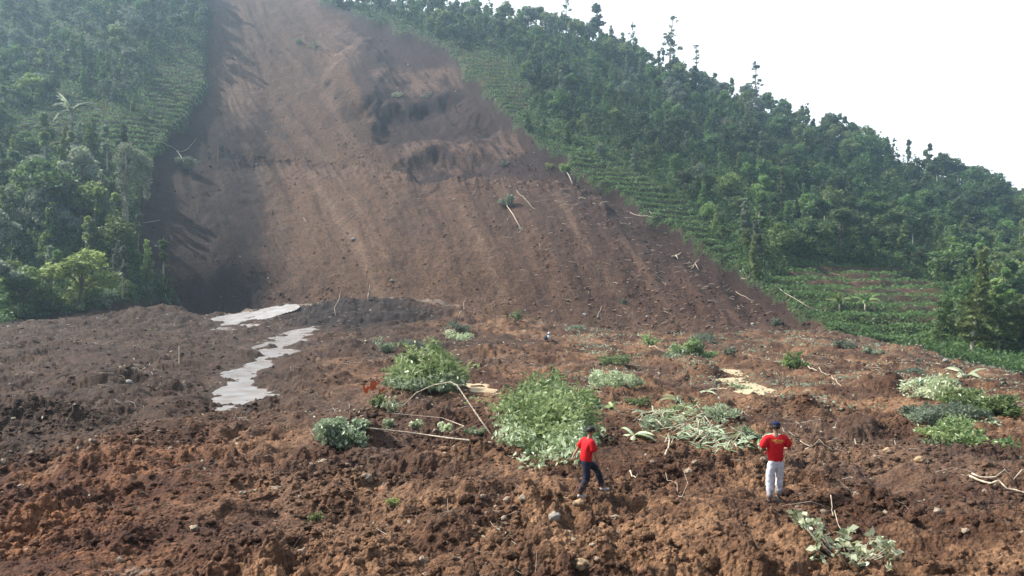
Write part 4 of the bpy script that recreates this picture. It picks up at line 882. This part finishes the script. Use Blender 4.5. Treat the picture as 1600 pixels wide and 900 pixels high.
# ------------------------------------------------------------------ people
def skin_mesh(name, nodes, edges, mat, parent, sub=2, root=0):
    me = bpy.data.meshes.new(name+'_cage'); me.from_pydata([n[0] for n in nodes], edges, []); ob = bpy.data.objects.new(name+'_cage', me); C.objects.link(ob)
    md = ob.modifiers.new('skin', 'SKIN'); md.use_smooth_shade = True; md.branch_smoothing = .6
    for i, n in enumerate(nodes):
        r = n[1] if isinstance(n[1], tuple) else (n[1], n[1]); me.skin_vertices[0].data[i].radius = r; me.skin_vertices[0].data[i].use_root = (i == root)
    sb = ob.modifiers.new('sub', 'SUBSURF'); sb.levels = sb.render_levels = sub
    dg = bpy.context.evaluated_depsgraph_get(); out = bpy.data.meshes.new_from_object(ob.evaluated_get(dg)); out.name = name
    bpy.data.objects.remove(ob); bpy.data.meshes.remove(me); out.materials.clear(); out.materials.append(mat)
    if name in ('shirt', 'trousers'):        # cloth folds
        q = np.empty(len(out.vertices)*3, np.float32); out.vertices.foreach_get('co', q); q = q.reshape(-1, 3); f_ = absf(q[:,0]*9+q[:,2]*6, q[:,2]*15+q[:,1]*7, 77, 2)
        nn_ = np.empty(len(q)*3, np.float32); out.vertices.foreach_get('normal', nn_); q += nn_.reshape(-1, 3)*(.016*f_)[:, None]; out.vertices.foreach_set('co', q.ravel())
    for p in out.polygons: p.use_smooth = True
    return link(name, out, parent)
skinm = flat_mat('skin', (.30,.16,.10), .5, .4, 20, .1); redm = flat_mat('red_cotton', (.62,.012,.018), .8, .2, 14, .18); greym = flat_mat('pale_grey_trousers', (.66,.66,.70), .85, .2, 12, .18)
def muddy(m, z0):                            # dried mud splashed up the lower legs
    n = m.node_tree; b = n.nodes['Principled BSDF']; src = b.inputs['Base Color'].links[0].from_socket; tc = n.nodes.new('ShaderNodeTexCoord'); sx_ = n.nodes.new('ShaderNodeSeparateXYZ'); n.links.new(tc.outputs['Object'], sx_.inputs[0])
    nz = n.nodes.new('ShaderNodeTexNoise'); nz.inputs['Scale'].default_value = 9; n.links.new(tc.outputs['Object'], nz.inputs[0]); ad = n.nodes.new('ShaderNodeMath'); ad.operation = 'MULTIPLY_ADD'; ad.inputs[1].default_value = .9; n.links.new(nz.outputs[0], ad.inputs[0]); n.links.new(sx_.outputs[2], ad.inputs[2])
    mr = n.nodes.new('ShaderNodeMapRange'); mr.inputs[1].default_value = z0; mr.inputs[2].default_value = z0+.25; mr.inputs[3].default_value = .8; mr.inputs[4].default_value = 0; n.links.new(ad.outputs[0], mr.inputs[0])
    mx = n.nodes.new('ShaderNodeMix'); mx.data_type = 'RGBA'; mx.inputs[7].default_value = (.16,.09,.05,1); n.links.new(mr.outputs[0], mx.inputs[0]); n.links.new(src, mx.inputs[6]); n.links.new(mx.outputs[2], b.inputs['Base Color'])
muddy(greym, .62)
navym = flat_mat('navy_trousers', (.018,.022,.04), .85, .2, 12, .25); capm = flat_mat('navy_cap', (.012,.018,.055), .8, .2, 20, .2); hairm = flat_mat('black_hair', (.012,.011,.011), .6, .4, 40, .3)
muddy(navym, .58)
shoem = flat_mat('dark_shoe', (.02,.02,.022), .6, .3); pshoe = flat_mat('pale_shoe', (.45,.43,.40), .6, .3); yelm = flat_mat('yellow_print', (.75,.50,.10), .8, .2); whitem = flat_mat('white_cloth', (.78,.78,.76), .8, .2); dgreym = flat_mat('dark_grey_cloth', (.06,.07,.08), .8, .2)
def person(loc, rz, J, label, shirt, trousers, shoe, head, cap=True, scale=1, hatm=None, lettering=False, bag=False):
    """J: joints, body faces +Y; keys as below, L = left (-X)"""
    e = empty('person', loc, rz, label, 'person'); e.scale = (scale,)*3; V = Vector
    g = {k: V(v) for k, v in J.items()}
    nodes = []; edges = []
    def N(p, r): nodes.append((tuple(p), r)); return len(nodes)-1
    pel = N(g['pelvis'], (.14,.10)); wst = N(g['pelvis'].lerp(g['chest'], .45), (.125,.09)); ch = N(g['chest'], (.15,.10)); nk0 = N(g['neck'], .055); nk1 = N(g['neck'].lerp(g['head'], .45), .052)
    hd = N(g['head'], (.078,.092)); ht = N(g['head']+(g['head']-g['neck']).normalized()*.085, .06)
    edges += [(pel,wst),(wst,ch),(ch,nk0),(nk0,nk1),(nk1,hd),(hd,ht)]
    fd = V(J.get('face', (0,1,0))).normalized()
    for s in 'LR':
        sh = N(g['sh'+s], .055); el = N(g['el'+s], .038); wr = N(g['wr'+s], .027)
        dr = (g['ha'+s]-g['wr'+s]); pm_ = N(g['wr'+s]+dr*.6, (.036,.018)); edges += [(ch,sh),(sh,el),(el,wr),(wr,pm_)]
        dn = dr.normalized(); sdv = dn.cross(fd); sdv = sdv.normalized() if sdv.length > .2 else V((1,0,0)); cur = dn.cross(sdv)
        for f_, (o_, l_) in enumerate([(-.027,.068),(-.009,.080),(.009,.076),(.027,.060)]):
            a = g['wr'+s]+dr+sdv*o_; m1 = N(a, .0095); m2 = N(a+dn*l_*.5+cur*.008, .0088); m3 = N(a+dn*l_*.9+cur*.026, .007); edges += [(pm_,m1),(m1,m2),(m2,m3)]
        a = g['wr'+s]+dr*.35-sdv*.03; m1 = N(a-sdv*.012, .011); m2 = N(a-sdv*.03+dn*.035+cur*.01, .0085); edges += [(pm_,m1),(m1,m2)]
        hp = N(g['hip'+s], .085); kn = N(g['kn'+s], .055); an = N(g['an'+s], .036); to = N(g['an'+s]+V((0,.12,-.045)), .03); edges += [(pel,hp),(hp,kn),(kn,an),(an,to)]
    body = skin_mesh('body', nodes, edges, skinm, e)
    # face features
    up_ = (g['head']-g['neck']).normalized(); rt = fd.cross(up_).normalized(); fh = g['head']
    fv, ff = [], []
    def bump(c, r, mat, nm):
        v = I2*np.array(r); mm = Matrix((rt, fd, up_)).transposed(); v = np.array([(mm @ V(q))+c for q in v]); link(nm, npmesh(nm, v, F2, mat, True), body)
    bump(fh+fd*.098+up_*-.005, (.013,.018,.026), skinm, 'nose'); bump(fh+fd*.088+up_*-.048, (.024,.008,.008), redm if False else flat_mat('lips', (.25,.09,.07)), 'mouth')
    for s_ in (-1, 1):
        bump(fh+fd*.086+up_*.018+rt*.031*s_, (.012,.006,.007), hairm, 'eye'); bump(fh+rt*.082*s_+up_*-.002, (.012,.022,.032), skinm, 'ear')
    def shell(c, r, mat, nm, par, zmin=-.25):
        v = I3*np.array(r); k = v[:, 2] < r[2]*zmin; v[k, 2] = r[2]*zmin; v += R.normal(0, .002, v.shape); mm = Matrix((rt, fd, up_)).transposed(); v = np.array([(mm @ V(q))+c for q in v]); return link(nm, npmesh(nm, v, F3, mat, True), par)
    shell(fh+up_*.022-fd*.012, (.094,.108,.10), hairm, 'hair', e, -.5)
    if cap:
        cp = shell(fh+up_*.052-fd*.004, (.101,.116,.088), hatm or capm, 'cap', e, -.05)
        v = I2*np.array((.07,.06,.008)); mm = Matrix((rt, fd, up_)).transposed(); v = np.array([(mm @ V(q))+fh+up_*.048+fd*.125 for q in v]); link('brim', npmesh('brim', v, F2, hatm or capm, True), cp)
    # clothes
    nodes = []; edges = []; hem = g['pelvis']+V((0,0,-.12))
    a0 = N(hem, (.200,.150)); a1 = N(g['pelvis'].lerp(g['chest'], .4), (.192,.145)); a2 = N(g['chest'], (.205,.145)); a3 = N(g['neck']-up_*.035, (.085,.075)); edges = [(a0,a1),(a1,a2),(a2,a3)]
    for s in 'LR':
        s1 = N(g['sh'+s]+V((0,0,.0)), .092); s2 = N(g['sh'+s].lerp(g['el'+s], .5), .086); s3 = N(g['sh'+s].lerp(g['el'+s], .85), .084); edges += [(a2,s1),(s1,s2),(s2,s3)]
    sh_ = skin_mesh('shirt', nodes, edges, shirt, e, 2, 0)
    nodes = []; edges = []; b0 = N(g['pelvis']+V((0,0,.08)), (.16,.115)); b1 = N(g['pelvis']+V((0,0,-.04)), (.172,.13)); edges = [(b0,b1)]
    for s in 'LR':
        k1 = N(g['hip'+s].lerp(g['kn'+s], .25), .102); k2 = N(g['kn'+s], .078); k3 = N(g['kn'+s].lerp(g['an'+s], .5), .072); k4 = N(g['an'+s]+V((0,0,.0)), .070); edges += [(b1,k1),(k1,k2),(k2,k3),(k3,k4)]
    skin_mesh('trousers', nodes, edges, trousers, e, 2, 1)
    for s in 'LR':
        a = g['an'+s]; skin_mesh('shoe', [(tuple(a+V((0,-.05,-.05))), .045), (tuple(a+V((0,.03,-.055))), .042), (tuple(a+V((0,.11,-.062))), (.045,.032)), (tuple(a+V((0,.19,-.068))), (.036,.024))], [(0,1),(1,2),(2,3)], shoe, e, 2)
    if lettering:                            # small yellow word across the back: raised strokes shrunk onto the shirt
        from mathutils.bvhtree import BVHTree
        bv = BVHTree.FromPolygons([v.co for v in sh_.data.vertices], [tuple(p.vertices) for p in sh_.data.polygons]); vs, fs = [], []
        def stroke(x0, z0, x1, z1, wd=.010):
            n = 4; dx, dz = x1-x0, z1-z0; L1 = math.hypot(dx, dz); ox, oz = -dz/L1*wd/2, dx/L1*wd/2; b = len(vs)
            for i in range(n+1):
                for sg in (-1, 1):
                    x, z = x0+dx*i/n+ox*sg, z0+dz*i/n+oz*sg; h = bv.ray_cast(V((x, -1, z)), V((0,1,0))); vs.append(V((x, (h[0].y if h[0] else -.13)-.004, z)))
            for i in range(n): fs.append((b+2*i, b+2*i+1, b+2*i+3, b+2*i+2))
        z0 = g['chest'].z+.015; x = -.125
        for ch_ in 'TAGANA':
            wv, hv = .034, .042
            segs_ = {'T': [(0,1,1,1),(.5,0,.5,1)], 'A': [(0,0,.5,1),(.5,1,1,0),(.25,.45,.75,.45)], 'G': [(1,.9,.2,1),(.2,1,0,.5),(0,.5,.2,0),(.2,0,1,.05),(1,.05,1,.5)], 'N': [(0,0,0,1),(0,1,1,0),(1,0,1,1)]}[ch_]
            for (p0, q0, p1, q1) in segs_: stroke(x+p0*wv, z0+q0*hv, x+p1*wv, z0+q1*hv, .009)
            x += .045
        stroke(-.06, z0-.02, .10, z0-.025, .010)
        me = bpy.data.meshes.new('lettering'); me.from_pydata(vs, [], fs); me.materials.append(yelm); link('lettering', me, sh_)
    return e
def stand(px, py_foot): p = at(px, py_foot); return p
q = stand(1212, 781); q.z = max(gz(q.x-.1, q.y-.02), gz(q.x+.08, q.y+.1))-.05
person(q, rad(4), dict(pelvis=(0,.02,.93), chest=(0,.03,1.30), neck=(.01,.05,1.47), head=(.03,.09,1.60), face=(.15,1,-.15),
   shL=(-.19,.03,1.40), elL=(-.31,.03,1.12), wrL=(-.20,.22,1.02), haL=(-.13,.27,1.02), shR=(.19,.03,1.40), elR=(.34,.07,1.15), wrR=(.22,.26,1.10), haR=(.15,.30,1.09),
   hipL=(-.10,.02,.88), knL=(-.13,.03,.50), anL=(-.14,-.02,.09), hipR=(.10,.02,.88), knR=(.11,.10,.52), anR=(.10,.10,.13)),
   'man seen from behind in red shirt, pale trousers and navy cap, standing on the mud', redm, greym, shoem, None, True, 1.02, lettering=True)
q = stand(916, 776); q.z = gz(q.x, q.y)-.05
person(q, rad(-72), dict(pelvis=(0,-.02,.86), chest=(0,.05,1.21), neck=(0,.10,1.39), head=(0,.13,1.53), face=(0,1,-.05),
   shL=(-.18,.06,1.32), elL=(-.27,-.10,1.07), wrL=(-.20,-.24,.92), haL=(-.16,-.29,.86), shR=(.19,.07,1.31), elR=(.22,.12,1.02), wrR=(.20,.22,.80), haR=(.19,.25,.72),
   hipL=(-.10,.02,.82), knL=(-.12,.34,.60), anL=(-.12,.47,.17), hipR=(.10,-.03,.82), knR=(.11,-.02,.45), anR=(.11,-.22,.10)),
   'dark-haired man in red T-shirt and navy trousers stepping uphill beside the foliage heap', redm, navym, pshoe, None, False, .93)
q = at(857, 534); e = empty('cloth_bundle', q, 0, 'small white and dark cloth bundle caught on the debris below the scar', 'bundle'); e.scale = (.5, .5, .55)
for nm, mt_, off, r_ in (('white_cloth', whitem, (.05, 0, .55), (.30, .3, .42)), ('dark_cloth', dgreym, (-.35, .1, .45), (.42, .35, .42)), ('hood', whitem, (.12, .1, 1.2), (.24, .24, .24)), ('dark_wrap', dgreym, (.05, .15, .95), (.3, .25, .28))):
    v = lumpy(I3, .7, r_[0]*17)*np.array(r_)+np.array(off); link(nm, npmesh(nm, v, F3, mt_, True), e)

# ------------------------------------------------------------------ haze
me = bpy.data.meshes.new('haze'); x0, x1, y0, y1, z0, z1 = -720, 760, -12, 500, -75, float(Zf.max())+22
me.from_pydata([(x,y,z) for x in (x0,x1) for y in (y0,y1) for z in (z0,z1)], [], [(0,1,3,2),(4,6,7,5),(0,4,5,1),(2,3,7,6),(0,2,6,4),(1,5,7,3)])
hm = bpy.data.materials.new('haze'); hm.use_nodes = True; n = hm.node_tree; n.nodes.clear(); o_ = n.nodes.new('ShaderNodeOutputMaterial'); pv = n.nodes.new('ShaderNodeVolumePrincipled')
pv.inputs['Density'].default_value = .00066; pv.inputs['Color'].default_value = (.58,.80,1,1); pv.inputs['Anisotropy'].default_value = .74
n.links.new(pv.outputs[0], o_.inputs['Volume']); me.materials.append(hm); tag(link('haze', me), 'thin bluish haze in the backlit air over the valley', 'haze', kind='stuff')
